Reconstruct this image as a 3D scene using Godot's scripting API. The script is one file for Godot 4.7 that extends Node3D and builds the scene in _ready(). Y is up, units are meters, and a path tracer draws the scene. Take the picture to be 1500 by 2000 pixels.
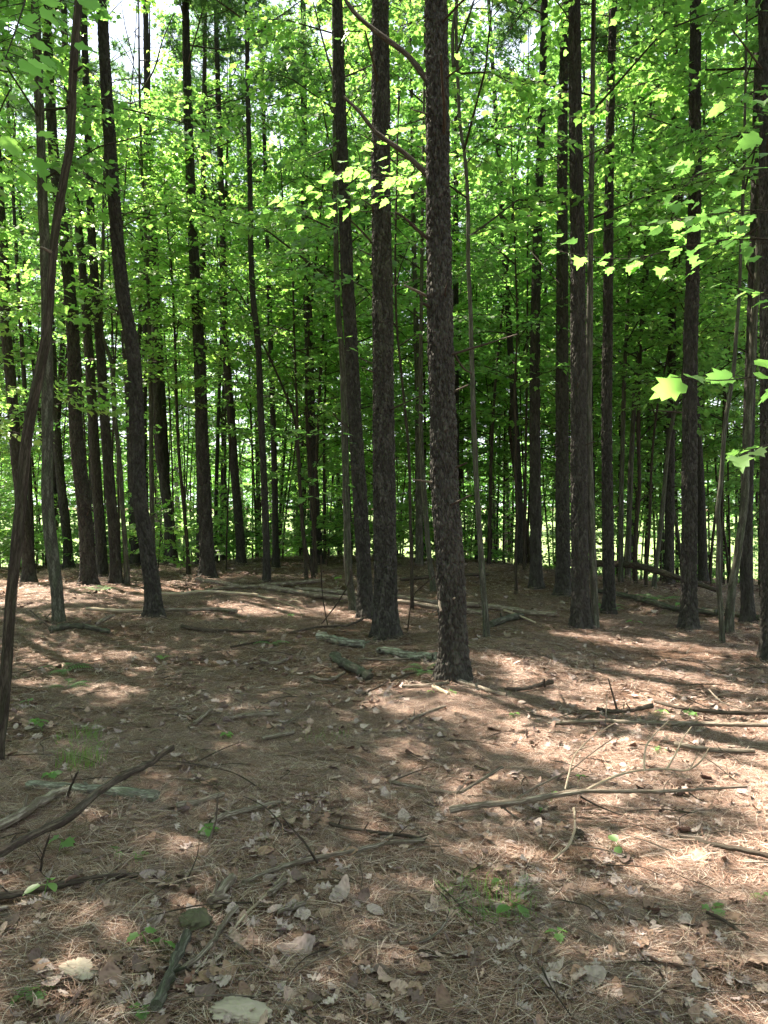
extends Node3D
# A pine wood with a leafy understorey, seen from a needle-strewn clearing. Units are metres, y is up, the viewer stands at the origin looking along -z.

const TO_SUN := Vector3(-0.74, 1.62, -0.67)

var rng := RandomNumberGenerator.new()
var relief := FastNoiseLite.new()
var tone_noise := FastNoiseLite.new()
var taken := {}
var mat := {}
var leaf_mats: Array = []
var leaf_meshes: Array = []
var dead_meshes: Array = []
var dead_mats: Array = []
var sprigs: Array = []
var far_sprigs: Array = []
var pine_sprays: Array = []
var bark_side := 192
var bark_relief := PackedFloat32Array()
var shafts: Array = []      # gaps in the canopy: a lit spot below and the radius of the gap above it
var trunks_at: Array = []   # where trees stand, so that none is planted inside another


# ---------------------------------------------------------------- small helpers
class Soup:
	var v := PackedVector3Array()
	var n := PackedVector3Array()
	var uv := PackedVector2Array()
	var c := PackedColorArray()
	var i := PackedInt32Array()

	func tri(a: Vector3, b: Vector3, d: Vector3, nrm: Vector3, col := Color.WHITE) -> void:
		var k := v.size()
		if (d - a).cross(b - a).dot(nrm) < 0.0:
			var swap := b
			b = d
			d = swap
		for p in [a, b, d]:
			v.append(p)
			n.append(nrm)
			uv.append(Vector2(p.x, p.z))
			c.append(col)
		i.append_array(PackedInt32Array([k, k + 1, k + 2]))

	func tube(pts: PackedVector3Array, radii: PackedFloat32Array, sides: int, v_scale := 1.0, v_from := 0.0, col := Color.WHITE, capped := false, lumps := 0.0) -> void:
		var k := v.size()
		var along := v_from
		var count := pts.size()
		var side := Vector3.RIGHT
		for r in count:
			var dir := (pts[mini(r + 1, count - 1)] - pts[maxi(r - 1, 0)]).normalized()
			if r == 0 and absf(dir.dot(side)) > 0.8:
				side = Vector3.UP if absf(dir.y) < 0.8 else Vector3.FORWARD
			side = (side - dir * side.dot(dir)).normalized()
			var other := dir.cross(side)
			if r > 0:
				along += pts[r].distance_to(pts[r - 1])
			for s in sides + 1:
				var a := TAU * s / sides
				var o := side * cos(a) + other * sin(a)
				var w := 1.0 + lumps * (sin(a * 2.0 + r * 0.45) * 0.4 + sin(a * 3.0 - r * 0.7) * 0.25 + sin(r * 2.9) * 0.35)
				v.append(pts[r] + o * radii[r] * w)
				n.append(o)
				uv.append(Vector2(float(s) / sides, along * v_scale))
				c.append(col)
		for r in count - 1:
			for s in sides:
				var a := k + r * (sides + 1) + s
				var b := a + sides + 1
				i.append_array(PackedInt32Array([a, b, a + 1, a + 1, b, b + 1]))
		if capped:
			for end in [0, count - 1]:
				var dir: Vector3 = (pts[0] - pts[1]).normalized() if end == 0 else (pts[count - 1] - pts[count - 2]).normalized()
				var m := v.size()
				v.append(pts[end] + dir * radii[end] * 0.15)
				n.append(dir)
				uv.append(Vector2(0.5, 0.5))
				c.append(col)
				for s in sides + 1:
					v.append(v[k + end * (sides + 1) + s])
					n.append(dir)
					uv.append(Vector2(0.5 + 0.1 * cos(TAU * s / sides), 0.5 + 0.1 * sin(TAU * s / sides)))
					c.append(col)
				for s in sides:
					i.append_array(PackedInt32Array([m, m + 1 + s, m + 2 + s] if end == 0 else [m, m + 2 + s, m + 1 + s]))

	func commit(m: ArrayMesh, material: Material) -> ArrayMesh:
		if v.is_empty():
			return m
		var a := []
		a.resize(Mesh.ARRAY_MAX)
		a[Mesh.ARRAY_VERTEX] = v
		a[Mesh.ARRAY_NORMAL] = n
		a[Mesh.ARRAY_TEX_UV] = uv
		a[Mesh.ARRAY_COLOR] = c
		a[Mesh.ARRAY_INDEX] = i
		m.add_surface_from_arrays(Mesh.PRIMITIVE_TRIANGLES, a)
		m.surface_set_material(m.get_surface_count() - 1, material)
		return m


func lin(r: float, g: float, b: float) -> Color:
	return Color(r, g, b).linear_to_srgb()


func numbered(called: String) -> String:
	var k: int = taken.get(called, -1) + 1
	taken[called] = k
	return called if k == 0 else "%s_%03d" % [called, k]


func tag(o: Node3D, label: String, category: String, group := "", kind := "") -> Node3D:
	if label != "":
		o.set_meta("label", label)
	if category != "":
		o.set_meta("category", category)
	if group != "":
		o.set_meta("group", group)
	if kind != "":
		o.set_meta("kind", kind)
	return o


func thing(called: String, at: Vector3, label: String, category: String, group := "") -> Node3D:
	var o := Node3D.new()
	o.name = numbered(called)
	add_child(o)
	o.position = at
	tag(o, label, category, group)
	return o


func obj(called: String, mesh: Mesh, parent: Node3D = null) -> MeshInstance3D:
	var o := MeshInstance3D.new()
	o.mesh = mesh
	if parent == null:
		o.name = numbered(called)
		add_child(o)
	else:
		o.name = piece_name(called, parent)
		parent.add_child(o, true)
	return o


func piece_name(called: String, parent: Node3D) -> String:
	var counts: Dictionary = parent.get_meta("_counts", {})
	var k: int = counts.get(called, -1) + 1
	counts[called] = k
	parent.set_meta("_counts", counts)
	return called if k == 0 else "%s_%03d" % [called, k]


func many(called: String, mesh: Mesh, places: Array, parent: Node3D, colours: Array = []) -> MultiMeshInstance3D:
	if places.is_empty():
		return null
	var mm := MultiMesh.new()
	mm.transform_format = MultiMesh.TRANSFORM_3D
	mm.use_colors = not colours.is_empty()
	mm.mesh = mesh
	mm.instance_count = places.size()
	for k in places.size():
		mm.set_instance_transform(k, places[k])
		if mm.use_colors:
			mm.set_instance_color(k, colours[k])
	var o := MultiMeshInstance3D.new()
	o.multimesh = mm
	o.name = piece_name(called, parent)
	parent.add_child(o, true)
	o.set_meta("kind", "stuff")
	return o


# ---------------------------------------------------------------- the lie of the land
func land(x: float, z: float) -> float:
	var r := sqrt(x * x + z * z)
	var h := 0.04 * sin(0.9 * x + 0.4) * sin(0.7 * z + 1.0) + 0.09 * sin(0.31 * x + 1.2) * sin(0.27 * z + 0.5)
	var from := lerpf(20.0, 14.0, smoothstep(0.0, 0.35, x / maxf(r, 0.1)))
	return h * (1.0 - smoothstep(40.0, 80.0, r)) - 2.0 * smoothstep(from, from + 18.0, r) * (1.0 if z < 0.0 else smoothstep(8.0, 0.0, z))


func ground_at(x: float, z: float) -> float:
	var r := sqrt(x * x + z * z)
	return land(x, z) + (relief.get_noise_2d(x, z) * 0.055 + relief.get_noise_2d(x * 4.3 + 50.0, z * 4.3) * 0.016 + relief.get_noise_2d(x * 13.0, z * 13.0 + 20.0) * 0.010) * (1.0 - smoothstep(18.0, 30.0, r))


func on_ground(x: float, z: float, up := 0.0) -> Vector3:
	return Vector3(x, ground_at(x, z) + up, z)


func ground_basis(x: float, z: float, turn: float) -> Basis:
	var e := 0.12
	var nrm := Vector3(ground_at(x - e, z) - ground_at(x + e, z), 2.0 * e, ground_at(x, z - e) - ground_at(x, z + e)).normalized()
	var side := Vector3(cos(turn), 0, sin(turn))
	side = (side - nrm * side.dot(nrm)).normalized()
	return Basis(side, nrm, side.cross(nrm))


func in_a_gap(p: Vector3) -> bool:
	var s := TO_SUN.normalized()
	for g in shafts:
		var d: Vector3 = p - g[0]
		var t := d.dot(s)
		if t > 0.0 and (d - s * t).length() < g[1] + 0.05 and rng.randf() < 0.88:
			return true
	# the wide gap in the canopy over the left of the wood
	var up := p - OPEN_SKY_FROM
	var far := up.dot(OPEN_SKY)
	return far > 0.0 and (up - OPEN_SKY * far).length() < 0.45 + far * 0.022


# ---------------------------------------------------------------- materials
func plain(r: float, g: float, b: float, rough := 0.9) -> StandardMaterial3D:
	var m := StandardMaterial3D.new()
	m.albedo_color = lin(r, g, b)
	m.roughness = rough
	m.metallic_specular = 0.35
	return m


func noise_bytes(seed_: int, freq: float, side: int, kind := FastNoiseLite.TYPE_SIMPLEX_SMOOTH, ret := FastNoiseLite.RETURN_DISTANCE2_SUB, warp := 0.0, octaves := 4) -> PackedByteArray:
	var f := FastNoiseLite.new()
	f.seed = seed_
	f.frequency = freq
	f.noise_type = kind
	f.fractal_octaves = octaves
	if kind == FastNoiseLite.TYPE_CELLULAR:
		f.cellular_return_type = ret
		f.cellular_jitter = 0.95
		f.fractal_type = FastNoiseLite.FRACTAL_NONE
	if warp > 0.0:
		f.domain_warp_enabled = true
		f.domain_warp_amplitude = warp
		f.domain_warp_frequency = freq * 1.2
		f.domain_warp_fractal_octaves = 3
	var im := f.get_seamless_image(side, side, false, false, 0.12, true)
	im.convert(Image.FORMAT_L8)
	return im.get_data()


func picture(bytes: PackedByteArray, side: int, format := Image.FORMAT_RGB8) -> ImageTexture:
	return ImageTexture.create_from_image(Image.create_from_data(side, side, false, format, bytes))


func make_bark() -> void:
	var side := 768
	var edge := noise_bytes(11, 24.0 / side, side, FastNoiseLite.TYPE_CELLULAR, FastNoiseLite.RETURN_DISTANCE2_SUB, 34.0)
	var cell := noise_bytes(11, 24.0 / side, side, FastNoiseLite.TYPE_CELLULAR, FastNoiseLite.RETURN_CELL_VALUE, 34.0)
	var small := noise_bytes(12, 46.0 / side, side, FastNoiseLite.TYPE_CELLULAR, FastNoiseLite.RETURN_DISTANCE2_SUB, 9.0)
	var fine := noise_bytes(13, 30.0 / side, side)
	var broad := noise_bytes(14, 5.0 / side, side)
	var rgb := PackedByteArray()
	rgb.resize(side * side * 3)
	var high := PackedByteArray()
	high.resize(side * side)
	for k in side * side:
		var e := smoothstep(0.0, 0.3, edge[k] / 255.0)
		var cv := cell[k] / 255.0
		var h := 0.42 * cv + 0.46 * e + 0.16 * smoothstep(0.0, 0.35, small[k] / 255.0) + 0.25 * (fine[k] / 255.0 - 0.5) + 0.12 * (broad[k] / 255.0 - 0.5)
		high[k] = int(clampf(h, 0.0, 1.0) * 255.0)
		var t := clampf(0.25 + 0.35 * cv + 0.45 * (fine[k] / 255.0 - 0.5) + 0.12 * (broad[k] / 255.0 - 0.35), 0.0, 1.0)
		rgb[k * 3] = int(lerpf(38.0, 98.0, t))
		rgb[k * 3 + 1] = int(lerpf(35.0, 94.0, t))
		rgb[k * 3 + 2] = int(lerpf(32.0, 90.0, t))
	var tex := picture(rgb, side)
	var him := Image.create_from_data(side, side, false, Image.FORMAT_L8, high)
	var htex := ImageTexture.create_from_image(him)
	for spec in [["pine_near", 1.5], ["pine_far", 2.5]]:
		var m := StandardMaterial3D.new()
		m.albedo_texture = tex
		m.roughness = 0.95
		m.metallic_specular = 0.3
		m.heightmap_enabled = true
		m.heightmap_texture = htex
		m.heightmap_scale = spec[1]
		m.uv1_scale = Vector3(1, 1, 1)
		mat[spec[0]] = m
	var low := him.duplicate()
	low.resize(bark_side, bark_side, Image.INTERPOLATE_BILINEAR)
	low.convert(Image.FORMAT_L8)
	var b: PackedByteArray = low.get_data()
	bark_relief.resize(b.size())
	for k in b.size():
		bark_relief[k] = b[k] / 255.0
	# smooth grey bark with lichen, for the broadleaf stems, and the same for fallen wood
	var s2 := 512
	var patch := noise_bytes(21, 7.0 / s2, s2, FastNoiseLite.TYPE_SIMPLEX_SMOOTH, 0, 14.0)
	var grain := noise_bytes(22, 40.0 / s2, s2)
	var moss := noise_bytes(23, 4.0 / s2, s2)
	for spec in [["grey_bark", [68, 65, 58], [106, 105, 95], [70, 80, 58], 0.4], ["brown_bark", [52, 45, 39], [84, 76, 67], [60, 66, 46], 0.3], ["dead_wood", [106, 94, 84], [172, 161, 149], [118, 110, 98], 0.5], ["dark_wood", [66, 56, 50], [104, 92, 83], [76, 74, 66], 0.5], ["pale_wood", [164, 148, 130], [205, 192, 176], [170, 150, 120], 0.4], ["lichen_wood", [92, 88, 80], [160, 162, 148], [126, 138, 116], 0.4]]:
		var px := PackedByteArray()
		px.resize(s2 * s2 * 3)
		for k in s2 * s2:
			var t := clampf((patch[k] / 255.0 - 0.4) * 2.2 + (grain[k] / 255.0 - 0.5) * 0.8, 0.0, 1.0)
			var g: float = smoothstep(0.5, 0.75, moss[k] / 255.0) * spec[4]
			for ch in 3:
				px[k * 3 + ch] = int(clampf(lerpf(lerpf(spec[1][ch], spec[2][ch], t), spec[3][ch], g) + (grain[k] - 128) * 0.12, 0.0, 255.0))
		var m := StandardMaterial3D.new()
		m.albedo_texture = picture(px, s2)
		m.roughness = 0.9
		m.metallic_specular = 0.3
		m.heightmap_enabled = true
		m.heightmap_texture = htex if spec[0] == "dead_wood" else picture(grain, s2, Image.FORMAT_L8)
		m.heightmap_scale = 0.3
		mat[spec[0]] = m


func make_ground_material() -> void:
	# needles drawn one by one, each with its own tone and height, over brown duff
	var side := 1536
	var px := PackedByteArray()
	px.resize(side * side * 3)
	var hi := PackedByteArray()
	hi.resize(side * side)
	var duff := noise_bytes(31, 24.0 / side, side)
	for k in side * side:
		var t := duff[k] / 255.0
		px[k * 3] = int(lerpf(46.0, 106.0, t))
		px[k * 3 + 1] = int(lerpf(34.0, 80.0, t))
		px[k * 3 + 2] = int(lerpf(28.0, 66.0, t))
		hi[k] = int(t * 70.0)
	var r := RandomNumberGenerator.new()
	r.seed = 5
	var tones := [[132, 94, 74], [152, 114, 92], [178, 146, 124], [104, 74, 60], [158, 140, 128], [88, 66, 56], [196, 172, 152], [134, 114, 102]]
	for s in 15000:
		var x := r.randf() * side
		var y := r.randf() * side
		var a := r.randf() * TAU
		var bend := r.randf_range(-0.006, 0.006)
		var tone: Array = tones[r.randi() % tones.size()]
		var lift := r.randi_range(110, 255)
		for q in r.randi_range(60, 130):
			x += cos(a)
			y += sin(a)
			a += bend
			var k := posmod(int(y), side) * side + posmod(int(x), side)
			px[k * 3] = tone[0]
			px[k * 3 + 1] = tone[1]
			px[k * 3 + 2] = tone[2]
			hi[k] = lift
	var m := StandardMaterial3D.new()
	m.albedo_texture = picture(px, side)
	m.roughness = 0.95
	m.metallic_specular = 0.25
	m.vertex_color_use_as_albedo = true
	m.heightmap_enabled = true
	m.heightmap_texture = picture(hi, side, Image.FORMAT_L8)
	m.heightmap_scale = 0.6
	mat["duff"] = m
	var g := StandardMaterial3D.new()
	var s2 := 512
	var blades := noise_bytes(41, 60.0 / s2, s2)
	var hay := noise_bytes(42, 6.0 / s2, s2)
	var gp := PackedByteArray()
	gp.resize(s2 * s2 * 3)
	for k in s2 * s2:
		var t := clampf(hay[k] / 255.0 + (blades[k] / 255.0 - 0.5) * 0.7, 0.0, 1.0)
		gp[k * 3] = int(lerpf(86.0, 136.0, t))
		gp[k * 3 + 1] = int(lerpf(114.0, 148.0, t))
		gp[k * 3 + 2] = int(lerpf(56.0, 90.0, t))
	g.albedo_texture = picture(gp, s2)
	g.roughness = 0.95
	mat["meadow"] = g


func leaf_material(a: Array, b: Array, rough := 0.45) -> StandardMaterial3D:
	var m := StandardMaterial3D.new()
	m.albedo_color = lin(a[0], a[1], a[2])
	m.roughness = rough
	m.metallic_specular = 0.5
	m.backlight_enabled = true
	m.backlight = lin(b[0], b[1], b[2])
	return m


func make_materials() -> void:
	make_bark()
	make_ground_material()
	leaf_mats = [
		leaf_material([0.064, 0.122, 0.042], [0.25, 0.54, 0.115]),
		leaf_material([0.078, 0.148, 0.048], [0.33, 0.68, 0.13]),
		leaf_material([0.100, 0.187, 0.056], [0.42, 0.77, 0.15]),
		leaf_material([0.128, 0.215, 0.060], [0.50, 0.82, 0.15]),
	]
	mat["pine_needle"] = leaf_material([0.055, 0.105, 0.035], [0.12, 0.26, 0.06], 0.6)
	mat["grass"] = leaf_material([0.075, 0.150, 0.035], [0.25, 0.45, 0.06], 0.6)
	mat["fern"] = leaf_material([0.060, 0.150, 0.045], [0.22, 0.48, 0.10], 0.6)
	mat["twig_bark"] = plain(0.055, 0.045, 0.036)
	mat["straw"] = plain(1, 1, 1, 0.75)
	mat["straw"].vertex_color_use_as_albedo = true
	mat["litter"] = plain(1, 1, 1, 0.85)
	mat["litter"].vertex_color_use_as_albedo = true
	for t in [[0.33, 0.235, 0.195], [0.25, 0.165, 0.135], [0.34, 0.265, 0.25], [0.18, 0.112, 0.09], [0.28, 0.21, 0.205], [0.29, 0.18, 0.135], [0.14, 0.095, 0.088]]:
		var m := StandardMaterial3D.new()
		m.albedo_color = lin(t[0], t[1], t[2])
		m.vertex_color_use_as_albedo = true
		m.roughness = 0.8
		m.metallic_specular = 0.4
		m.backlight_enabled = true
		m.backlight = lin(t[0] * 0.3, t[1] * 0.24, t[2] * 0.2)
		dead_mats.append(m)
	mat["fungus"] = plain(0.34, 0.285, 0.235, 0.9)
	mat["moss"] = plain(0.085, 0.08, 0.05, 0.95)


# ---------------------------------------------------------------- leaves, sprigs, needles
const LOBED := [Vector2(0.0, 0.0), Vector2(0.2, -0.06), Vector2(0.42, 0.12), Vector2(0.34, 0.26), Vector2(0.54, 0.5), Vector2(0.32, 0.5), Vector2(0.28, 0.78), Vector2(0.13, 0.74), Vector2(0.0, 1.0)]
const LOBED_FAR := [Vector2(0.0, 0.0), Vector2(0.42, 0.14), Vector2(0.5, 0.5), Vector2(0.2, 0.62), Vector2(0.0, 1.0)]
const OVAL := [Vector2(0.0, 0.0), Vector2(0.2, 0.12), Vector2(0.31, 0.36), Vector2(0.3, 0.6), Vector2(0.17, 0.84), Vector2(0.0, 1.0)]
const OAK := [Vector2(0.0, 0.0), Vector2(0.06, 0.14), Vector2(0.2, 0.16), Vector2(0.1, 0.28), Vector2(0.34, 0.38), Vector2(0.13, 0.47), Vector2(0.4, 0.62), Vector2(0.15, 0.66), Vector2(0.27, 0.84), Vector2(0.1, 0.84), Vector2(0.0, 1.0)]


func add_leaf(s: Soup, half: Array, place: Transform3D, size: float, fold: float, droop: float, ripple := 0.0, col := Color.WHITE) -> void:
	# a fan about the midrib: sides folded up, tip drooping
	var rim: Array = []
	for p in half:
		rim.append(p)
	for k in range(half.size() - 2, 0, -1):
		rim.append(Vector2(-half[k].x, half[k].y))
	var bend := func(p: Vector2, q: int) -> Vector3:
		return place * (Vector3(p.x, absf(p.x) * fold - p.y * p.y * droop + ripple * sin(q * 2.4), -p.y) * size)
	var k0 := s.v.size()
	var ribs := 3
	for r in ribs:
		var p := Vector2(0, 0.3 + 0.22 * r)
		s.v.append(bend.call(p, 0))
		s.n.append(place.basis.y.normalized())
		s.uv.append(p)
		s.c.append(col)
	for q in rim.size():
		s.v.append(bend.call(rim[q], q))
		var tilt: Vector3 = place.basis.y.normalized() - place.basis.x.normalized() * signf(rim[q].x) * fold * 0.8
		s.n.append(tilt.normalized())
		s.uv.append(rim[q])
		s.c.append(col)
	var cnt := rim.size()
	for q in cnt:
		var a: int = q
		var b: int = (q + 1) % cnt
		var y: float = (rim[a].y + rim[b].y) * 0.5
		var rib := clampi(int((y - 0.19) / 0.22), 0, ribs - 1)
		s.i.append_array(PackedInt32Array([k0 + rib, k0 + ribs + b, k0 + ribs + a]))
	# the strip between the ribs' points is closed where the fan changes its centre
	for q in cnt:
		var y0: float = (rim[q].y + rim[(q + cnt - 1) % cnt].y) * 0.5
		var y1: float = (rim[q].y + rim[(q + 1) % cnt].y) * 0.5
		var r0 := clampi(int((y0 - 0.19) / 0.22), 0, ribs - 1)
		var r1 := clampi(int((y1 - 0.19) / 0.22), 0, ribs - 1)
		if r0 != r1:
			s.i.append_array(PackedInt32Array([k0 + r0, k0 + r1, k0 + ribs + q]))


func add_far_leaf(s: Soup, place: Transform3D, size: float, fold: float, droop: float) -> void:
	var rim: Array = []
	for p in LOBED_FAR:
		rim.append(p)
	for k in range(LOBED_FAR.size() - 2, 0, -1):
		rim.append(Vector2(-LOBED_FAR[k].x, LOBED_FAR[k].y))
	var k0 := s.v.size()
	var nrm := place.basis.y.normalized()
	s.v.append(place * (Vector3(0, -0.2 * droop, -0.42) * size))
	s.n.append(nrm)
	s.uv.append(Vector2.ZERO)
	s.c.append(Color.WHITE)
	for p in rim:
		s.v.append(place * (Vector3(p.x, absf(p.x) * fold - p.y * p.y * droop, -p.y) * size))
		s.n.append((nrm - place.basis.x.normalized() * signf(p.x) * fold * 0.8).normalized())
		s.uv.append(p)
		s.c.append(Color.WHITE)
	for q in rim.size():
		s.i.append_array(PackedInt32Array([k0, k0 + 1 + (q + 1) % rim.size(), k0 + 1 + q]))


func leaf_turn(r: RandomNumberGenerator, yaw: float, lean: float) -> Basis:
	return Basis(Vector3.UP, yaw) * Basis(Vector3.RIGHT, r.randfn(-0.12, lean)) * Basis(Vector3.BACK, r.randfn(0.0, lean))


func make_sprigs() -> void:
	var r := RandomNumberGenerator.new()
	r.seed = 77
	for k in 8:
		var m := ArrayMesh.new()
		var wood := Soup.new()
		var soups := [Soup.new(), Soup.new(), Soup.new()]
		var tones := [[0, 1, 1], [1, 1, 2], [2, 2, 3], [0, 0, 1], [1, 2, 2], [2, 1, 3], [0, 1, 2], [1, 2, 3]][k] as Array
		var length := r.randf_range(0.46, 0.64)
		wood.tube(PackedVector3Array([Vector3.ZERO, Vector3(0.03, 0.02, -length * 0.5), Vector3(0.0, 0.0, -length)]), PackedFloat32Array([0.004, 0.003, 0.0015]), 3)
		for j in 21:
			var t := r.randf_range(0.1, 1.0)
			var sgn := 1.0 if j % 2 == 0 else -1.0
			var yaw := -sgn * r.randf_range(0.3, 1.5) * (1.0 if j < 20 else 0.0)
			var reach := r.randf_range(0.02, 0.2)
			var from := Vector3(0.02 * sin(t * 3.0), 0.0, -length * t)
			var dir := Vector3(-sin(yaw), r.randf_range(-0.25, 0.25), -cos(yaw))
			var at := from + dir * reach
			wood.tri(from, at, from + Vector3(0, 0.004, 0), Vector3.UP)
			add_far_leaf(soups[r.randi() % 3], Transform3D(leaf_turn(r, yaw, 0.38), at), r.randf_range(0.06, 0.112), r.randf_range(0.0, 0.35), r.randf_range(0.0, 0.3))
		wood.commit(m, mat["twig_bark"])
		for q in 3:
			soups[q].commit(m, leaf_mats[tones[q]])
		sprigs.append(m)
	# pine sprays: tufts of needles along a bough end
	for k in 3:
		var m := ArrayMesh.new()
		var wood := Soup.new()
		var s := Soup.new()
		var length := 0.8
		wood.tube(PackedVector3Array([Vector3.ZERO, Vector3(0, 0.06, -0.4), Vector3(0, 0.2, -length)]), PackedFloat32Array([0.009, 0.007, 0.003]), 3)
		for j in 16:
			var t := r.randf_range(0.25, 1.0)
			var at := Vector3(r.randfn(0, 0.16), 0.06 + 0.14 * t + r.randfn(0, 0.08), -length * t)
			for q in 22:
				var d := Vector3(r.randfn(), r.randfn() + 0.25, r.randfn() - 0.6).normalized()
				var tip := at + d * r.randf_range(0.1, 0.17)
				var w := d.cross(Vector3(r.randfn(), r.randfn(), r.randfn())).normalized() * 0.0065
				s.tri(at - w, at + w, tip, w.cross(d).normalized())
		wood.commit(m, mat["twig_bark"])
		s.commit(m, mat["pine_needle"])
		pine_sprays.append(m)
	for k in 5:
		var s := Soup.new()
		add_leaf(s, LOBED, Transform3D.IDENTITY, 1.0, [0.1, 0.28, 0.4, 0.18, 0.05][k], [0.12, 0.25, 0.4, 0.05, 0.3][k], [0.0, 0.02, 0.03, 0.035, 0.02][k])
		leaf_meshes.append(s.commit(ArrayMesh.new(), leaf_mats[1]))
	for k in 12:
		var s := Soup.new()
		add_dead_leaf(s, k, r)
		dead_meshes.append(s.commit(ArrayMesh.new(), dead_mats[0]))


func add_dead_leaf(s: Soup, k: int, r: RandomNumberGenerator) -> void:
	# a dry leaf one unit long: lobed or plain in outline, rolled, twisted and crumpled, mottled in colour
	var across := 6
	var rows := 16
	var lobed := k % 3 != 1
	var roll := r.randf_range(-2.6, 2.6)
	var arch := r.randf_range(-1.1, 1.1)
	var twist := r.randf_range(-0.9, 0.9)
	var wide := r.randf_range(0.26, 0.40)
	var f := FastNoiseLite.new()
	f.seed = 300 + k
	f.frequency = 2.2
	var k0 := s.v.size()
	for j in rows + 1:
		var t := float(j) / rows
		var w := wide * pow(sin(PI * clampf(t * 0.94 + 0.03, 0.0, 1.0)), 0.75)
		if lobed:
			w *= 0.62 + 0.42 * sin(t * 22.0 + k) * (1.0 if k % 2 == 0 else 0.8)
		w *= 1.0 + 0.35 * f.get_noise_1d(t * 3.0)
		for q in across + 1:
			var e := float(q) / across * 2.0 - 1.0
			var x := e * w
			var bow := roll * x
			var p := Vector3(sin(bow) / maxf(absf(roll), 0.01) * signf(roll), (1.0 - cos(bow)) / maxf(absf(roll), 0.01) * signf(roll), 0)
			p = Basis(Vector3.FORWARD, twist * (t - 0.5)) * p
			p.z = 0.5 - t
			p.y += arch * (t - 0.5) * (t - 0.5) + 0.07 * f.get_noise_2d(x * 3.0, t * 3.0) + 0.03 * f.get_noise_2d(x * 9.0, t * 8.0)
			s.v.append(p)
			s.uv.append(Vector2(e, t))
			var shade := 0.92 + 0.75 * f.get_noise_2d(x * 4.0 + 9.0, t * 4.0) + (0.12 if q == 3 else 0.0)
			s.c.append(Color(shade, shade * 0.98, shade * 0.95))
	var row := across + 1
	s.n.resize(s.v.size())
	for j in rows + 1:
		for q in row:
			var a := s.v[k0 + j * row + maxi(q - 1, 0)]
			var b := s.v[k0 + j * row + mini(q + 1, across)]
			var c := s.v[k0 + maxi(j - 1, 0) * row + q]
			var d := s.v[k0 + mini(j + 1, rows) * row + q]
			s.n[k0 + j * row + q] = (b - a).cross(d - c).normalized()
			if j < rows and q < across:
				var p := k0 + j * row + q
				s.i.append_array(PackedInt32Array([p, p + row, p + 1, p + 1, p + row, p + row + 1]))


# ---------------------------------------------------------------- trees
func eased(a: Vector3, b: Vector3, pre: Vector3, post: Vector3, t: float) -> Vector3:
	var l := a.distance_to(b)
	return a.cubic_interpolate_in_time(b, pre, post, t, l, -a.distance_to(pre), l + b.distance_to(post))


func along(path: PackedVector3Array, y: float) -> Vector3:
	if y <= path[0].y:
		return path[0] + Vector3(0, y - path[0].y, 0)
	for k in path.size() - 1:
		if y <= path[k + 1].y or k == path.size() - 2:
			var t := (y - path[k].y) / maxf(path[k + 1].y - path[k].y, 0.001)
			if t <= 1.0 and path.size() > 2:
				var c := eased(path[k], path[k + 1], path[maxi(k - 1, 0)], path[mini(k + 2, path.size() - 1)], t)
				c.y = y
				return c
			return path[k].lerp(path[k + 1], t)
	return path[0]


func to_height(path: PackedVector3Array, h: float) -> PackedVector3Array:
	var p := path.duplicate()
	var top := p[p.size() - 1]
	if top.y < h:
		var below := p[maxi(p.size() - 2, 0)]
		var slope := (top - below) / maxf(top.y - below.y, 0.1)
		slope.x = clampf(slope.x, -0.06, 0.06)
		slope.z = clampf(slope.z, -0.06, 0.06)
		p.append(Vector3(top.x + slope.x * (h - top.y), h, top.z + slope.z * (h - top.y)))
	return p


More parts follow.
